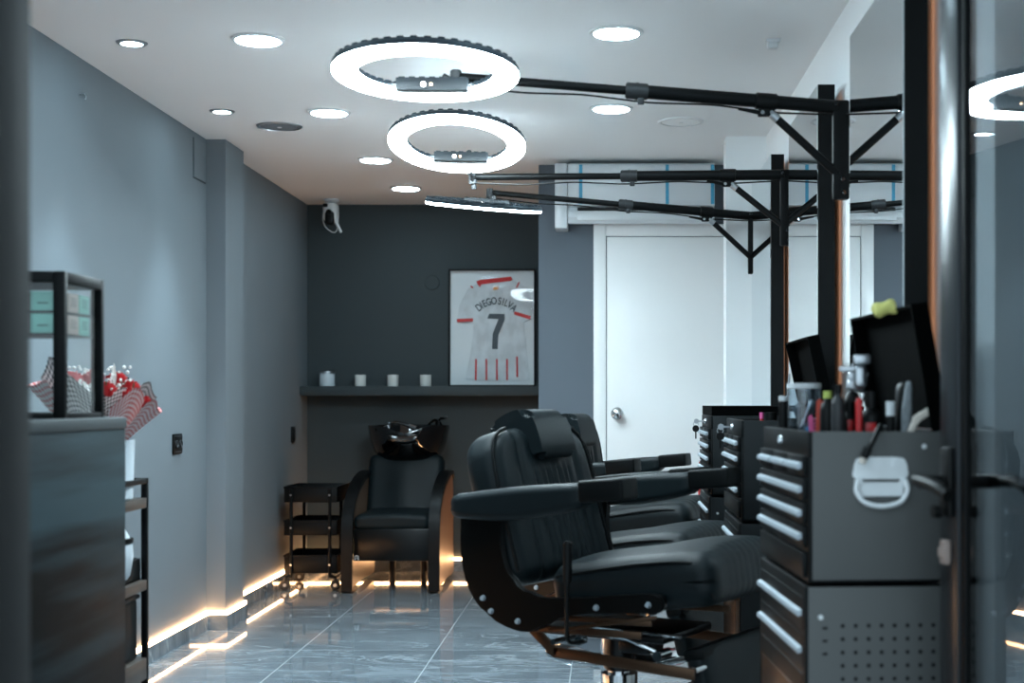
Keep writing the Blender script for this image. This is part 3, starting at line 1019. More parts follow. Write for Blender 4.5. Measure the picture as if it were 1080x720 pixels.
    part('calf_rest', leather, lambda b: b.rgrid((.055, .42, .17), .02, 12, func=lambda p: p + Vector((.012 * (1 - (p.y / .21) ** 2) if p.x > 0 else 0, 0, 0))), at=(.352, 0, .405), ry=R(-14))
    part('calf_rest_band', leather2, lambda b: b.box((.003, 0, .068), (.060, .424, .032), .008), at=(.352, 0, .405), ry=R(-14))

    def foot(b):
        for s in (-1, 1):
            b.tube([(.35, s * .13, .44), (.38, s * .13, .34), (.40, s * .13, .22)], .011, 10)
        b.box((.405, 0, .21), (.09, .36, .014), .005, rot=Matrix.Rotation(R(20), 4, 'Y'))
        b.cyl((.36, -.25, .44), (.36, .25, .44), .010, seg=12)
    part('footrest', chrome, foot)
    return t


barber_chair((.036, 4.05, 0), R(-30), 0.0, R(16), 'nearest black leather barber chair in front of the grey tool chest')
barber_chair((.030, 5.12, 0), R(-29), -.05, R(15), 'middle black barber chair, half hidden behind the nearest one')
barber_chair((.060, 6.40, 0), R(-23), -.05, R(8), 'farthest black barber chair, beside the white door')


# ------------------------------------------------------------------ tool chests
def tool_chest(loc, rz, lid_deg, lb, side):
    W, DP = .53, .285
    H, SEAM = 1.073, .768
    t = thing('tool_chest', lb, 'tool chest', loc, rz, 'tool chests at the mirrors')
    # local: front at x=0 facing -x, y from 0 (near side) to W
    b = B()
    b.bx(.004, DP, 0, W, SEAM, 1.028, .003, 0)                            # drawers case
    b.bx(.004, .018, 0, W, 1.02, H, .002); b.bx(DP - .014, DP, 0, W, 1.02, H, .002)
    b.bx(.018, DP - .014, W - .012, W, 1.02, H, .002); b.bx(.018, DP - .014, 0, .012, 1.02, H, .002)
    b.build('upper_case', chest_black, t)
    b = B(); b.bx(-.004, DP + .002, 0.002, W, .10, SEAM - .006, .004); b.build('lower_case', chest_black, t)
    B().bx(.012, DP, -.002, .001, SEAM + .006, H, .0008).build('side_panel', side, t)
    b = B(); b.bx(.004, DP, -.002, .003, .11, SEAM - .008, .0008, 0)
    for i in range(9):
        for j in range(14):
            x, z = .073 + i * .0265, .682 - j * .0268
            if x < DP - .01 and z > .15:
                b.cyl((x, -.0015, z), (x, -.0028, z), .0042, seg=10, mi=1)
    for j in range(3):
        b.box((.037, -.0022, .678 - j * .026), (.010, .0014, .005), mi=1)
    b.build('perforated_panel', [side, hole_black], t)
    zs = [1.003, .955, .907, .860]

    def drawer(y0, y1, zc, hgt, nm='drawer', hndl=True):
        d = B().bx(-.006, .006, y0, y1, zc - hgt / 2, zc + hgt / 2, .0015).build(nm, chest_black, t)
        if hndl:
            hb = B()
            hb.prism([(-.006, zc + .007), (-.014, zc + .004), (-.016, zc - .003), (-.014, zc - .007), (-.006, zc - .004)], y0 + .006, y1 - .006, 'y', .001)
            hb.build('drawer_pull', handle_silver, d)
    for k in range(3):
        a = .012 + k * (W - .024) / 3
        drawer(a + .001, a + (W - .024) / 3 - .001, zs[0], .040)
    for z in zs[1:]:
        drawer(.012, W - .012, z, .042)
    drawer(.012, W - .012, .803, .050, 'front_ledge', False)
    drawer(.012, W - .012, .705, .066); drawer(.012, W - .012, .630, .066)
    d = B().bx(-.007, .004, .014, W - .014, .13, .585, .004).build('cabinet_door', chest_black, t)
    B().bx(-.010, -.006, .06, W - .06, .17, .545, .003).build('door_inset', warm_lit_steel, d)
    b = B(); b.lathe([(0, .006), (.009, .006), (.011, 0)], (.004, .30, 1.048), 18, M4=Matrix.Rotation(R(-90), 4, 'Y')); b.box((-.003, .30, 1.048), (.004, .002, .009))
    b.build('lock', chrome, t)
    # chrome drop handle on the near side
    hx, hzc = .150, .968
    b = B()
    b.prism(smooth_poly([(hx - .052, hzc + .038), (hx - .045, hzc + .052), (hx, hzc + .054), (hx + .045, hzc + .052), (hx + .052, hzc + .038), (hx + .054, hzc + .012), (hx, hzc + .010), (hx - .054, hzc + .012)], 3), -.006, -.001, 'y', .002)
    b.prism([(hx - .05, hzc + .004), (hx + .05, hzc + .004), (hx + .046, hzc - .026), (hx - .046, hzc - .026)], -.005, -.001, 'y', .002)
    for s in (-1, 1):
        b.cyl((hx + s * .030, -.006, hzc + .040), (hx + s * .030, -.009, hzc + .040), .007, seg=14)
        b.cyl((hx + s * .046, -.002, hzc + .004), (hx + s * .046, -.013, hzc + .004), .008, seg=14)
    hb = b.build('side_handle', bright_steel, t)
    b = B(); b.tube(bez([(hx - .048, -.012, hzc + .008), (hx - .052, -.014, hzc - .014), (hx - .036, -.018, hzc - .036), (hx, -.020, hzc - .044), (hx + .036, -.018, hzc - .036), (hx + .052, -.014, hzc - .014), (hx + .048, -.012, hzc + .008)], 6), .0052, 10)
    b.build('bail', bright_steel, hb)
    b = B(); b.cyl((.240, -.0015, 1.043), (.240, -.006, 1.043), .0055, .004, seg=12); b.cyl((.028, -.0015, .70), (.028, -.006, .70), .005, seg=12)
    b.build('rivet', bright_steel, t)
    # lid
    lb_ = B()
    L = .262 if lid_deg else DP - .004
    lb_.bx(-L, 0, 0, W, 0, .006); lb_.bx(-L, -L + .006, 0, W, -.030, 0); lb_.bx(-L + .006, 0, 0, .006, -.030, 0); lb_.bx(-L + .006, 0, W - .006, W, -.030, 0)
    lid = lb_.build('lid', lid_black, t)
    lid.location = (DP + .002, 0, H + .031)
    lid.rotation_euler = (0, R(lid_deg), 0)
    if lid_deg:
        lid.location.z = H + .004
        b = B(); b.cyl((.20, W - .02, H - .01), (DP - .07, W - .02, H + .15), .004, seg=10); b.build('lid_stay', steel, t)
    for xx in (.05, DP - .05):
        for yy in (.06, W - .06):
            b = B(); b.lathe([(0, -.012), (.042, -.012), (.046, -.006), (.046, .006), (.042, .012), (0, .012)], (xx, yy, .046), 22, M4=Matrix.Rotation(R(90), 4, 'X')); b.box((xx, yy, .09), (.05, .045, .02), .003)
            b.build('caster', rubber, t)
    return t


tool_chest((.402, 2.862, 0), R(3.5), 80, 'nearest tall tool chest with lit grey perforated side and chrome drop handle', chest_side_lit)
tool_chest((.403, 4.30, 0), 0, 78, 'middle black tool chest with silver drawer pulls and raised lid', chest_side_shaded)
tool_chest((.396, 5.45, 0), 0, 0, 'farthest black tool chest with closed lid and silver drawer pulls', chest_side_shaded)


def keys(x, y, z, lb):
    t = thing('key', lb, 'key', (x, y, z), 0, 'keys hanging in the chest locks')
    b = B(); b.cyl((.0, 0, 0), (-.022, 0, 0), .003, seg=8); b.lathe([(0, -.0012), (.010, -.0012), (.010, .0012), (0, .0012)], (-.03, 0, 0), 16, M4=Matrix.Rotation(R(90), 4, 'X'))
    b.build('lock_key', steel, t)
    b = B(); b.tube([(-.032 + .010 * math.cos(a * .52), 0.003, -.012 + .010 * math.sin(a * .52)) for a in range(12)], .0015, 6, closed=True); b.build('key_ring', steel, t)
    b = B(); b.lathe([(0, -.0025), (.013, -.0025), (.014, 0), (.013, .0025), (0, .0025)], (-.032, .003, -.030), 18, M4=Matrix.Rotation(R(90), 4, 'X')); b.box((-.032, .003, -.054), (.006, .002, .034), .0005)
    b.build('spare_key', plastic_black, t)


keys(.392, 5.75, 1.048, 'black headed keys hanging in the lock of the farthest tool chest')
keys(.399, 4.60, 1.048, 'keys hanging in the lock of the middle tool chest')


# ------------------------------------------------------------------ things standing in the open chest tops
ZT = 1.029


def at1(px, d):
    return (px - CX) / F * d


def bottle(px, d, w, h, body, cap, lb, name='bottle', cat='bottle', caph=.02, z=ZT, neck=True):
    x = at1(px, d)
    t = thing(name, lb, cat, (x, d, z))
    r = w / 2
    if neck:
        B().lathe([(0, 0), (r * .95, 0), (r, .005), (r, h - .03), (r * .85, h - .018), (r * .45, h - .01), (r * .42, h), (0, h)], seg=24).build('body', body, t)
        B().lathe([(0, 0), (r * .55, 0), (r * .55, caph), (0, caph)], (0, 0, h - .004), 20).build('cap', cap, t)
    else:
        B().lathe([(0, 0), (r * .97, 0), (r, .004), (r, h), (0, h)], seg=24).build('body', body, t)
        B().lathe([(0, 0), (r * 1.03, 0), (r * 1.03, caph), (0, caph)], (0, 0, h), 24).build('cap', cap, t)
    return t


# clear jar of combs
jx, jd = at1(848, 3.30), 3.30
t = thing('comb_jar', 'clear jar with a white lid full of clips and combs, on the nearest chest', 'jar', (jx, jd, ZT))
B().lathe([(0, 0), (.038, 0), (.038, .135), (.036, .135), (.036, .004), (0, .004)], seg=32).build('jar_wall', acrylic, t)
B().lathe([(0, .134), (.040, .134), (.040, .146), (0, .146)], seg=32).build('jar_lid', plastic_white, t)
for k in range(9):
    a = k * 2.4
    p0 = Vector((.022 * math.cos(a), .022 * math.sin(a), .006)); p1 = Vector((.024 * math.cos(a + 2.2), .024 * math.sin(a + 2.2), .09 + .03 * random.random()))
    B().box((p0 + p1) / 2, (.011, .004, (p1 - p0).length), .0015, rot=Vector((0, 0, 1)).rotation_difference((p1 - p0).normalized()).to_matrix().to_4x4()).build('clip', [steel, plastic_black, steel, grey_cloth][k % 4], t)
bottle(826, 3.34, .020, .105, plastic_black, plastic_white, 'slim black bottle with a white cap left of the clear jar', caph=.012, neck=False)


def comb(px, d, h, w, mat, lb, lean=0.0):
    x = at1(px, d)
    b = B()
    b.prism([(-w / 2, 0), (w / 2, 0), (w / 2, h), (w * .3, h + .006), (-w / 2, h)], -.0025, .0025, 'y', .0015)
    for k in range(int(h / .008)):
        b.bx(w / 2, w / 2 + .006, -.001, .001, .006 + k * .008, .009 + k * .008)
    o = b.build('comb', mat)
    o.location = (x, d, ZT); o.rotation_euler = (0, lean, 0)
    tag(o, lb, 'comb')


comb(862, 3.12, .105, .010, orange_mat, 'orange red comb standing to the right of the clear jar', R(2))
comb(857, 3.16, .070, .010, pink_mat, 'pink comb at the right foot of the clear jar', R(-4))
comb(853, 3.20, .045, .012, blue_mat, 'short blue comb at the foot of the clear jar')
bottle(873, 3.08, .034, .115, plastic_black, lime_mat, 'matte black bottle with a lime nozzle beside the orange comb', caph=.016)
bottle(884, 3.02, .030, .125, plastic_grey, plastic_black, 'dark grey bottle between the black bottle and the trimmer', caph=.02)


def clipper(px, d, z, lean, bodymat, lb, stand=True):
    x = at1(px, d)
    t = thing('hair_clipper', lb, 'hair clipper', (x, d, z))
    rot = Matrix.Rotation(lean, 4, 'Y')
    b = B(); b.rgrid((.036, .032, .125), .015, 10, rot @ Vector((0, 0, .068)), rot=rot, func=lambda p: Vector((p.x * (1 - .15 * math.sin(p.z * 25)), p.y, p.z))); b.build('body', bodymat, t)
    b = B(); b.box(rot @ Vector((0, 0, .142)), (.040, .022, .022), .004, rot=rot); b.box(rot @ Vector((0, 0, .160)), (.044, .010, .020), .002, rot=rot)
    for k in range(9):
        b.box(rot @ Vector((-.018 + k * .0045, -.004, .172)), (.002, .004, .008), rot=rot)
    b.build('blade', steel, t)
    b = B(); b.box(rot @ Vector((.021, 0, .11)), (.006, .010, .045), .002, rot=rot); b.build('taper_lever', chrome, t)
    return t


clipper(886, 3.16, ZT, R(14), plastic_black, 'black hair clipper with a silver blade leaning behind the grey bottle')
t = thing('hair_trimmer', 'silver hair trimmer standing upright on a red handle', 'hair trimmer', (at1(906, 2.96), 2.96, ZT))
B().rgrid((.014, .016, .112), .006, 8, (0, 0, .056)).build('handle', red_mat, t)
b = B(); b.rgrid((.052, .03, .024), .009, 8, (-.004, 0, .122), rot=Matrix.Rotation(R(-8), 4, 'Y')); b.rgrid((.028, .026, .05), .011, 8, (.002, 0, .156)); b.box((.006, 0, .192), (.036, .016, .020), .004); b.box((-.014, 0, .172), (.056, .014, .012), .004)
b.build('head', steel, t)
bottle(919, 3.0, .048, .10, plastic_black, plastic_black, 'wide black bottle with a red mark right of the silver trimmer', caph=.03)
o = [c for c in COL.objects if c.name.startswith('bottle')][-1]
B().box((-.006, -.0245, .045), (.022, .002, .03), .001).build('red_mark', red_mat, o)
bottle(896, 3.06, .036, .088, plastic_black, plastic_black, 'low black bottle with a red stripe left of the silver trimmer', caph=.02)
o = [c for c in COL.objects if c.name.startswith('bottle')][-1]
B().box((-.002, -.0185, .05), (.012, .002, .03), .001).build('red_mark', red_mat, o)
bottle(939, 2.95, .018, .075, plastic_black, plastic_white, 'small tube with a white cap in front of the raised lid', caph=.030, neck=False)
t = thing('neck_brush', 'tall black neck brush with grey bristles leaning by the lid', 'brush', (at1(953, 2.97), 2.97, ZT))
rot = Matrix.Rotation(R(4), 4, 'Y')
B().rgrid((.03, .05, .14), .013, 10, (0, .012, .075), rot=rot).build('handle', plastic_black, t)
B().rgrid((.022, .02, .13), .009, 10, (.002, -.022, .082), rot=rot, func=lambda p: Vector((p.x * (1 - abs(p.z) * 7), p.y, p.z))).build('bristles', grey_cloth, t)
t = thing('folding_razor', 'pale bone coloured folding razor bent open in front of the lid', 'razor', (at1(953, 2.91), 2.91, ZT))
b = B(); b.box((.012, 0, .036), (.014, .008, .075), .004, rot=Matrix.Rotation(R(24), 4, 'Y')); b.build('handle', bone_mat, t)
b = B(); b.box((.042, 0, .079), (.016, .007, .05), .004, rot=Matrix.Rotation(R(58), 4, 'Y')); b.cyl((.026, -.006, .068), (.026, .006, .068), .008, seg=14); b.build('scale', bone_mat, t)
# cloth on the lid
t0 = (.622, 3.0, 1.334)


def crumple(p):
    n = math.sin(p.x * 190 + 1.3) * math.cos(p.z * 160 + p.y * 90) + .6 * math.sin(p.y * 220 + p.z * 140)
    return p * (1 + .10 * n) + Vector((0, 0, .004 * math.sin(p.x * 140)))


b = B(); b.rgrid((.066, .06, .056), .020, 16, func=crumple); b.rgrid((.05, .04, .03), .013, 12, (-.034, .01, -.004), func=crumple)
o = b.build('cleaning_cloth', yellow_mat); o.location = t0
tag(o, 'crumpled pale yellow cloth on top of the raised chest lid', 'cloth')
# cord hanging over the edge of the near chest
t = thing('power_cord', 'black cord with a pale plug tip hanging over the nearest chest side', 'cord', (.53, 2.85, 1.0))
O = t.location.copy()
b = B(); b.tube(bez([(.565, 2.93, 1.045), (.556, 2.88, 1.082), (.545, 2.853, 1.078), (.533, 2.845, 1.055), (.522, 2.845, 1.036)], 6), .0055, 8); b.build('cord', plastic_black, t, O)
b = B(); b.cyl((.523, 2.845, 1.040), (.514, 2.844, 1.020), .009, .0085, seg=14); b.build('plug', plastic_black, t, O)
b = B(); b.cyl((.514, 2.844, 1.021), (.509, 2.843, 1.010), .0075, seg=14); b.build('plug_tip', bone_mat, t, O)

# on the middle and far chests
bottle(803.5, 4.56, .026, .05, red_mat, pink_mat, 'small red bottle with a pink cap on the middle tool chest', caph=.02)
bottle(813, 4.50, .040, .055, plastic_black, plastic_black, 'squat black jar beside the small red bottle', name='jar', cat='jar', caph=.012, neck=False)
# fire extinguisher on a floor stand behind the far chest
ex, ey = .528, 7.30
t = thing('fire_extinguisher', 'red fire extinguisher partly hidden behind the farthest tool chest', 'fire extinguisher', (ex, ey, .46))
B().lathe([(0, 0), (.056, 0), (.06, .01), (.06, .24), (.05, .28), (.025, .305), (.02, .32), (0, .32)], seg=28).build('cylinder', red_mat, t)
b = B(); b.cyl((0, 0, .315), (0, 0, .345), .018, seg=16); b.box((-.02, 0, .355), (.07, .014, .016), .004, rot=Matrix.Rotation(R(-12), 4, 'Y')); b.build('valve', red_mat, t)
B().box((-.035, -.046, .15), (.04, .004, .10), .001, rot=Matrix.Rotation(R(-36), 4, 'Z')).build('sticker', plastic_white, t)
t = thing('extinguisher_stand', 'black stand holding the red extinguisher', 'stand', (ex, ey, 0))
b = B(); b.lathe([(0, 0), (.14, 0), (.14, .008), (.03, .02), (0, .02)], seg=28); b.cyl((0, 0, .015), (0, 0, .45), .018, seg=16); b.lathe([(0, .445), (.065, .445), (.065, .459), (0, .459)], seg=28)
b.build('pedestal', black_metal, t)

# ------------------------------------------------------------------ wash chair and trolley
board_brown = M('brown_side_board', (112, 88, 70), .4, var=.12, vscale=8)
arm_leather = M('glossy_black_leatherette', (5, 6, 7), .4, var=.1, vscale=20, spec=.2)
WC = thing('wash_chair', 'black shampoo chair with a glossy black basin against the back wall', 'wash chair', (-1.264, 8.75, 0))
prof = smooth_poly([(-.43, .0), (-.452, .12), (-.445, .38), (-.39, .50), (-.22, .605), (.02, .668), (.26, .685), (.36, .66), (.40, .5), (.40, .2), (.40, .0), (.0, .0)], 5)
prof = [(max(u, -.455), max(v, 0.002)) for u, v in prof]
for s, lbn in ((-1, 'left'), (1, 'right')):
    cxp, czp = -.02, .33
    inner = [(u + .035 * ((cxp - u) / max(.001, math.hypot(cxp - u, czp - v))), max(.002, v + .035 * ((czp - v) / max(.001, math.hypot(cxp - u, czp - v))))) for u, v in prof]
    b = B(); b.prism(inner, s * .280, s * .230, 'x', .004); b.build('side_board', board_brown, WC)['label'] = 'brown side board'
    n0 = len(prof)
    k0, k1 = 0, int(n0 * .62)
    b = B()
    A_ = [prof[k % n0] for k in range(-2, k1)]
    I_ = [inner[k % n0] for k in range(-2, k1)]
    b.prism(A_ + I_[::-1], s * .288, s * .222, 'x', .006)
    b.build('padded_edge', arm_leather, WC)
b = B(); b.bx(-.225, .225, -.40, -.36, .185, .375, .006); b.build('front_panel', shell_black, WC)
b = B(); b.rgrid((.446, .60, .085), .032, 20, (0, -.11, .410), func=lambda p: p + Vector((0, 0, .012 * (1 - (p.x / .23) ** 2) if p.z > 0 else 0))); b.build('seat', leather, WC)
brot = Matrix.Rotation(R(-20), 4, 'X')
b = B(); b.rgrid((.474, .12, .46), .045, 24, (0, .19, .56), rot=brot, func=lambda p: p + Vector((0, -.022 * math.exp(-(p.x / .10) ** 2) * max(0, math.cos(p.z * 5.5)) if p.y < 0 else 0, 0))); b.build('backrest', leather, WC)
b = B(); b.bx(-.225, .225, .16, .36, .20, .40, .01); b.cyl((.10, .30, 0), (.10, .30, .21), .02, seg=16); b.cyl((-.10, .30, 0), (-.10, .30, .21), .02, seg=16); b.build('rear_frame', shell_black, WC)
# basin
b = B()
seg = 40


def basin(fo):
    pass


bc = Vector((0, .33, .745))
rings = []
def br(z, r, dz):
    out = []
    for k in range(seg):
        a = 2 * math.pi * k / seg
        x = r * 1.0 * math.cos(a); y = r * .92 * math.sin(a)
        zz = z
        if dz:
            w = math.exp(-((a - 1.5 * math.pi) / .42) ** 2)
            zz -= dz * w
        out.append(b.bm.verts.new(bc + Vector((x, y, zz))))
    return out
lv = [(0.0, .16, 0), (.015, .195, 0), (.06, .225, 0), (.12, .244, .01), (.18, .255, .035), (.214, .262, .045), (.226, .258, .045), (.222, .240, .045), (.16, .215, .03), (.06, .16, 0), (.035, .05, 0)]
for z, r, dz in lv:
    rings.append(br(z, r, dz))
for a, c2 in zip(rings, rings[1:]):
    for k in range(seg):
        b.bm.faces.new((a[k], a[(k + 1) % seg], c2[(k + 1) % seg], c2[k]))
b.bm.faces.new(list(reversed(rings[0]))); b.bm.faces.new(rings[-1])
b.build('basin', ceramic_black, WC)
b = B(); b.rgrid((.20, .06, .05), .024, 10, (0, .085, .90), func=lambda p: p + Vector((0, 0, -.02 * (1 - (p.x / .1) ** 2)))); b.build('neck_rest', ceramic_black, WC)
b = B(); b.cyl((.17, .50, .95), (.17, .50, .99), .022, seg=20, bevel=.003); b.tube(bez([(.17, .50, .985), (.18, .49, 1.005), (.215, .47, 1.012)], 6), .008, 10); b.tube(bez([(.17, .50, .98), (.15, .46, 1.0), (.12, .41, .975)], 6), .009, 10)
b.box((.205, .478, 1.015), (.05, .018, .016), .004)
b.build('mixer_tap', shell_black, WC)
b = B(); b.cyl((-.15, .50, .95), (-.15, .50, .985), .018, seg=18); b.tube(bez([(-.15, .50, .97), (-.11, .44, .985), (-.04, .38, .975), (.02, .34, .955)], 6), [.010] * 19, 10); b.cyl((.0, .35, .965), (.05, .33, .945), .018, .024, seg=18)
b.build('hand_shower', chrome, WC)
b = B(); b.cyl((0, .36, .39), (0, .36, .76), .10, .12, seg=24); b.build('basin_pedestal', shell_black, WC)
b = B()
b.tube([(-.205 + .011 * math.cos(R(a)), -.402, .206 + .011 * math.sin(R(a))) for a in range(-50, 231, 20)], .0022, 6)
b.box((-.215, -.402, .195), (.010, .003, .004)); b.box((-.195, -.402, .195), (.010, .003, .004)); b.tube([(-.205, -.402, .206 + .004), (-.205, -.402, .200)], .002, 6)
b.build('emblem', plastic_white, WC)['label'] = 'tiny white emblem'

TR = thing('rolling_trolley', 'black three tier rolling trolley in the corner left of the wash chair', 'trolley', (-1.765, 8.68, 0))
for z0, z1 in ((.520, .612), (.325, .412), (.098, .205)):
    b = B()
    x, y, th = .158, .205, .004
    b.bx(-x, x, -y, y, z0, z0 + th); b.bx(-x, -x + th, -y, y, z0, z1, .001); b.bx(x - th, x, -y, y, z0, z1, .001); b.bx(-x, x, -y, -y + th, z0, z1, .001); b.bx(-x, x, y - th, y, z0, z1, .001)
    b.bx(-x - .004, x + .004, -y - .004, -y + .004, z1 - .008, z1 + .002, .001); b.bx(-x - .004, -x + .004, -y, y, z1 - .008, z1 + .002, .001); b.bx(x - .004, x + .004, -y, y, z1 - .008, z1 + .002, .001)
    b.build('basket', black_metal, TR)
for s in (-1, 1):
    b = B()
    for y in (-.19, .17):
        b.tube(bez([(s * .115, y - .018 * 1, .60), (s * .115, y - .018, .12), (s * .125, y - .018, .085), (s * .15, y - .03, .075)], 6), .010, 10)
    b.tube([(s * .15, -.215, .075), (s * .15, .16, .075)], .009, 10)
    b.build('end_frame', black_metal, TR)
    for y in (-.218, .185):
        b = B(); b.lathe([(0, -.011), (.026, -.011), (.030, -.005), (.030, .005), (.026, .011), (0, .011)], (s * .15, y, .030), 20, M4=Matrix.Rotation(R(70), 4, 'X')); b.cyl((s * .15, y, .05), (s * .15, y, .075), .008, seg=12)
        w = b.build('caster', rubber, TR)
        B().cyl((s * .15, y - .016, .030), (s * .15, y + .016, .030), .010, seg=14).build('hub', steel, w)
b = B()
for s in (-1, 1):
    for z in (.565, .37, .15):
        b.cyl((s * .115, -.222, z), (s * .115, -.226, z), .006, seg=10)
b.build('screw', steel, TR)

# ------------------------------------------------------------------ reception desk, display case, flowers, rack
DX, DY0, DY1, DZ = -1.150, 2.35, 3.40, 1.096
t = thing('reception_desk', 'dark streaked reception desk at the left by the entrance', 'desk', (-1.5, 2.9, 0))
O = t.location.copy()
b = B(); b.bx(-1.90, DX, DY0, DY1, 0, DZ - .028, .003); b.build('desk_body', stone_mat, t, O)
b = B(); b.bx(-1.905, DX + .003, DY0 - .005, DY1 + .003, DZ - .028, DZ, .004); b.build('desk_top', stone_top, t, O)

CXR, CXL, CY0, CY1, CT = -1.178, -1.60, 3.09, 3.335, 1.417
t = thing('display_case', 'black framed glass display case on the reception desk', 'display case', ((CXR + CXL) / 2, (CY0 + CY1) / 2, DZ))
O = t.location.copy()
w = .026
b = B()
for x in (CXL, CXR - w):
    for y in (CY0, CY1 - w * .7):
        b.bx(x, x + w, y, y + w * .7, DZ, CT, .002)
for z0, z1 in ((DZ, DZ + .012), (CT - .024, CT)):
    b.bx(CXL + w, CXR - w, CY0, CY0 + w * .7, z0, z1, .002); b.bx(CXL + w, CXR - w, CY1 - w * .7, CY1, z0, z1, .002)
    b.bx(CXL, CXL + w, CY0 + w * .7, CY1 - w * .7, z0, z1, .002); b.bx(CXR - w, CXR, CY0 + w * .7, CY1 - w * .7, z0, z1, .002)
b.build('frame', black_metal, t, O)
b = B(); b.bx(CXL + .004, CXR - .004, CY0 + .003, CY1 - .003, CT - .006, CT - .002); b.build('top_panel', black_metal, t, O)
B().bx(CXL + w, CXR - w, CY0 + .007, CY0 + .010, DZ + .012, CT - .024).build('front_pane', pane, t, O)
B().bx(CXR - .012, CXR - .009, CY0 + w * .7, CY1 - w * .7, DZ + .012, CT - .024).build('side_pane', pane, t, O)
sh = [1.2835, 1.3325]
for z in sh:
    B().bx(CXL + .02, CXR - .020, CY0 + .022, CY1 - .020, z - .004, z, .0005).build('shelf', pane if False else black_metal, t, O)


def carton(x0, x1, y0, y1, z, hgt, mat, lb, grp='cartons in the display case'):
    t = thing('carton', lb, 'box', ((x0 + x1) / 2, (y0 + y1) / 2, z), 0, grp)
    hx, hy = (x1 - x0) / 2, (y1 - y0) / 2
    B().bx(-hx, hx, -hy, hy, 0, hgt, .001).build('carton_body', mat, t)
    b = B()
    for k, (a, c) in enumerate(((.55, .5), (.62, .35))):
        b.bx(-hx * .45, hx * .45, -hy - .0006, -hy + .0002, hgt * (.36 + .0 * k), hgt * .42)
    for k in range(4):
        b.bx(hx - .0002, hx + .0006, -hy * .55, hy * .55, hgt * (.32 + .13 * k), hgt * (.36 + .13 * k))
    b.build('print', print_dark, t)


hb = .043
for z, wd in ((sh[1], 'upper'), (sh[0], 'lower')):
    carton(-1.262, -1.209, 3.115, 3.162, z, hb, mint_mat, 'mint carton at the front of the %s shelf of the display case' % wd)
    carton(-1.345, -1.270, 3.12, 3.19, z, hb, brown_mat, 'brown carton left of the mint one on the %s shelf of the display case' % wd)
    carton(-1.265, -1.2005, 3.172, 3.232, z, hb, beige_mat, 'beige carton on the right side of the %s shelf of the display case' % wd)
    carton(-1.265, -1.2005, 3.240, 3.300, z, hb, mint_mat, 'mint carton at the back right of the %s shelf of the display case' % wd)

# rack behind the desk
RX1, RX0, RY0, RY1 = -1.288, -1.74, 3.55, 4.0
t = thing('storage_rack', 'black metal rack with brown wood shelves behind the reception desk', 'rack', ((RX0 + RX1) / 2, (RY0 + RY1) / 2, 0))
O = t.location.copy()
pw = .017
for x in (RX0, RX1 - pw):
    for y in (RY0, RY1 - pw):
        B().bx(x, x + pw, y, y + pw, 0, .917, .002).build('post', black_metal, t, O)
b = B()
for x in (RX0, RX1 - pw):
    b.bx(x, x + pw, RY0 + pw, RY1 - pw, .902, .917, .002)
b.bx(RX0 + pw, RX1 - pw, RY1 - pw, RY1, .902, .917, .002)
b.build('top_rail', black_metal, t, O)
for z in (.862, .632, .415, .12):
    B().bx(RX0 + .002, RX1 - .001, RY0 + .002, RY1 - .002, z - .028 if z != .415 else z - .06, z, .002).build('rack_shelf', wood_mat, t, O)
# pot with bouquet
vx, vy, vz = -1.378, 3.872, .862
t = thing('flower_pot', 'tall white pot on the top of the storage rack', 'pot', (vx, vy, vz))
B().lathe([(0, 0), (.078, 0), (.084, .006), (.089, .165), (.084, .165), (.079, .012), (0, .012)], seg=36).build('pot', vase_white, t)
bq = thing('flower_bouquet', 'bouquet of red flowers in red and black gingham paper in the white pot', 'bouquet', (vx, vy, vz + .015))


def wrap(a0, a1, r0, r1, z0, z1, mat, wav, lean=(0, 0), peak=.05, name='wrap_paper', th=.0012):
    b = B()

    def fn(u, v):
        a = a0 + (a1 - a0) * u
        r = r0 + (r1 - r0) * v ** 1.25 + wav * v * math.sin(a * 5 + z0 * 30)
        z = z0 + (z1 - z0) * v + peak * v * (1 - abs(2 * u - 1)) - .02 * v * math.sin(a * 4)
        return Vector((r * math.cos(a) + lean[0] * v, r * math.sin(a) + lean[1] * v, z))
    b.grid(fn, 24, 12, uv=True)
    b.grid(lambda u, v: fn(u, v) + Vector((math.cos(a0 + (a1 - a0) * u), math.sin(a0 + (a1 - a0) * u), 0)) * th, 24, 12, uv=True)
    o = b.build(name, mat, bq)
    return o


wrap(R(-62), R(0), .06, .118, .13, .255, ging_red, .006, (.015, -.03), .02)['label'] = 'red gingham paper in front'
wrap(R(-135), R(-55), .062, .122, .13, .285, ging_black, .006, (-.01, -.03), .03)['label'] = 'black gingham paper in front of the flowers'
wrap(R(-30), R(50), .055, .135, .13, .235, ging_red, .010, (.025, 0), .015)['label'] = 'red gingham paper tip on the right'
wrap(R(160), R(245), .06, .15, .13, .29, ging_red, .010, (-.03, 0), .03)['label'] = 'red gingham paper at the left'
wrap(R(185), R(262), .05, .125, .15, .325, ging_black, .008, (-.02, -.01), .05)['label'] = 'tall black gingham paper at the left'
wrap(R(-85), R(-20), .05, .10, .14, .27, ging_black, .010, (-.01, -.01), .015)['label'] = 'black gingham paper in front'
wrap(R(-30), R(30), .05, .135, .14, .285, ging_black, .010, (.012, 0), .01)['label'] = 'black gingham paper on the right'
wrap(R(60), R(170), .045, .11, .14, .30, ging_black, .012, (0, 0), .02)['label'] = 'black gingham paper at the back'
wrap(R(-45), R(-15), .03, .06, .18, .305, cream_mat, .004, (.0, -.02), .035)['label'] = 'white tissue paper'


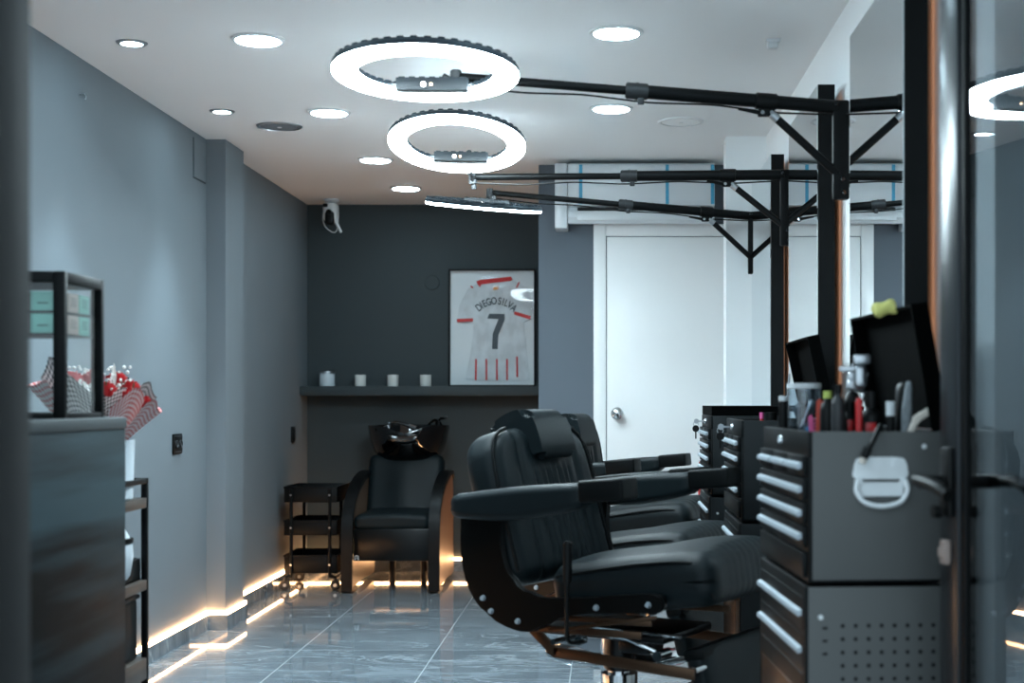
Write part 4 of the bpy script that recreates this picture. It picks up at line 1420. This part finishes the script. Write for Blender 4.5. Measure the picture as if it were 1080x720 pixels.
def rose(c, r):
    b = B()
    for k in range(9):
        a0 = k * 2.39
        rr = r * (.25 + .08 * k)
        zt = r * (.75 - .06 * k)

        def fn(u, v, a0=a0, rr=rr, zt=zt):
            a = a0 + (u - .5) * 2.1
            q = rr * (.35 + .65 * math.sin(v * 1.5)) * (1 + .06 * math.sin(u * 9))
            return Vector((c[0] + q * math.cos(a), c[1] + q * math.sin(a), c[2] - r * .5 + (zt + r * .5) * v - .18 * r * abs(2 * u - 1) ** 2 * v))
        b.grid(fn, 8, 5)
    b.lathe([(0, -r * .5), (r * .35, -r * .35), (r * .42, 0), (r * .25, r * .5), (0, r * .62)], c, 12)
    b.build('rose', rose_mat, bq, recalc=False)


for c in ((.045, -.08, .285), (.090, -.040, .272), (.075, .02, .29), (.105, .01, .255), (.0, -.05, .312), (-.05, -.06, .312), (-.085, -.04, .318), (-.03, .03, .32), (.03, .04, .315), (-.11, .01, .30)):
    rose(c, .034)
b = B()
for k in range(150):
    a = random.random() * 6.28; r = .02 + .10 * random.random() ** .7
    p = Vector((r * math.cos(a) - .02, r * math.sin(a) - .01, .265 + .085 * random.random()))
    m = bmesh.ops.create_icosphere(b.bm, subdivisions=1, radius=.0035 + .002 * random.random())
    bmesh.ops.translate(b.bm, vec=p, verts=m['verts'])
o = b.build('filler_blossom', cream_mat, bq); o['kind'] = 'stuff'
b = B()
for k in range(26):
    a = random.random() * 6.28; r = .03 + .09 * random.random()
    b.tube([(.02 * math.cos(a), .02 * math.sin(a), .03), (.6 * r * math.cos(a), .6 * r * math.sin(a), .17), (r * math.cos(a), r * math.sin(a), .27 + .04 * random.random())], .0018, 6)
o = b.build('stem', leaf_mat, bq); o['kind'] = 'stuff'

# things on the rack
t = thing('tray', 'black tray on the middle shelf of the storage rack', 'tray', (-1.40, 3.86, .632))
b = B(); b.bx(-.095, .095, -.12, .12, 0, .006); b.bx(-.095, -.088, -.12, .12, 0, .062, .002); b.bx(.088, .095, -.12, .12, 0, .062, .002); b.bx(-.088, .088, -.12, -.113, 0, .062, .002); b.bx(-.088, .088, .113, .12, 0, .062, .002)
b.build('tray_body', plastic_black, t)
t = thing('steamer', 'round silver towel steamer with a black rim standing in the tray', 'steamer', (-1.365, 3.86, .6385))
B().lathe([(0, 0), (.055, 0), (.068, .02), (.077, .07), (.074, .11), (.055, .145), (.03, .16), (0, .164)], seg=32).build('body', vase_white, t)
B().lathe([(.0735, .106), (.0775, .110), (.0770, .120), (.0705, .122)], seg=32).build('rim', plastic_black, t)
t = thing('waste_bin', 'dark upright bin on the lower shelf of the storage rack', 'bin', (-1.385, 3.86, .415))
B().box((0, 0, .085), (.16, .20, .17), .012).build('bin_body', chest_black, t); B().box((0, 0, .174), (.17, .21, .012), .004).build('bin_rim', plastic_black, t)

# ------------------------------------------------------------------ light from outside, camera
w = bpy.data.worlds.new('evening_street')
S.world = w
w.use_nodes = True
bg = w.node_tree.nodes['Background']
bg.inputs['Color'].default_value = (.62, .80, .92, 1)
bg.inputs['Strength'].default_value = .42

cam = bpy.data.cameras.new('camera')
co = bpy.data.objects.new('camera', cam)
COL.objects.link(co)
co.location = (0, 0, EYE)
co.rotation_euler = (R(90), 0, 0)
cam.sensor_width = 36
cam.lens = 36 * F / 1080
cam.shift_x = -(CX - 540) / 1080
cam.shift_y = (CY - 360) / 1080
cam.clip_start = .05
cam.dof.use_dof = True
cam.dof.focus_distance = 5.8
cam.dof.aperture_fstop = 3.2
S.camera = co

S.view_settings.view_transform = 'Standard'
S.view_settings.look = 'None'
S.view_settings.gamma = 1
S.view_settings.use_curve_mapping = False
S.view_settings.exposure = 2.35
S.cycles.use_denoising = True
S.cycles.max_bounces = 10
S.cycles.diffuse_bounces = 4
S.cycles.glossy_bounces = 5
S.cycles.transparent_max_bounces = 16
S.cycles.sample_clamp_indirect = 6
S.cycles.caustics_reflective = False
S.cycles.caustics_refractive = False
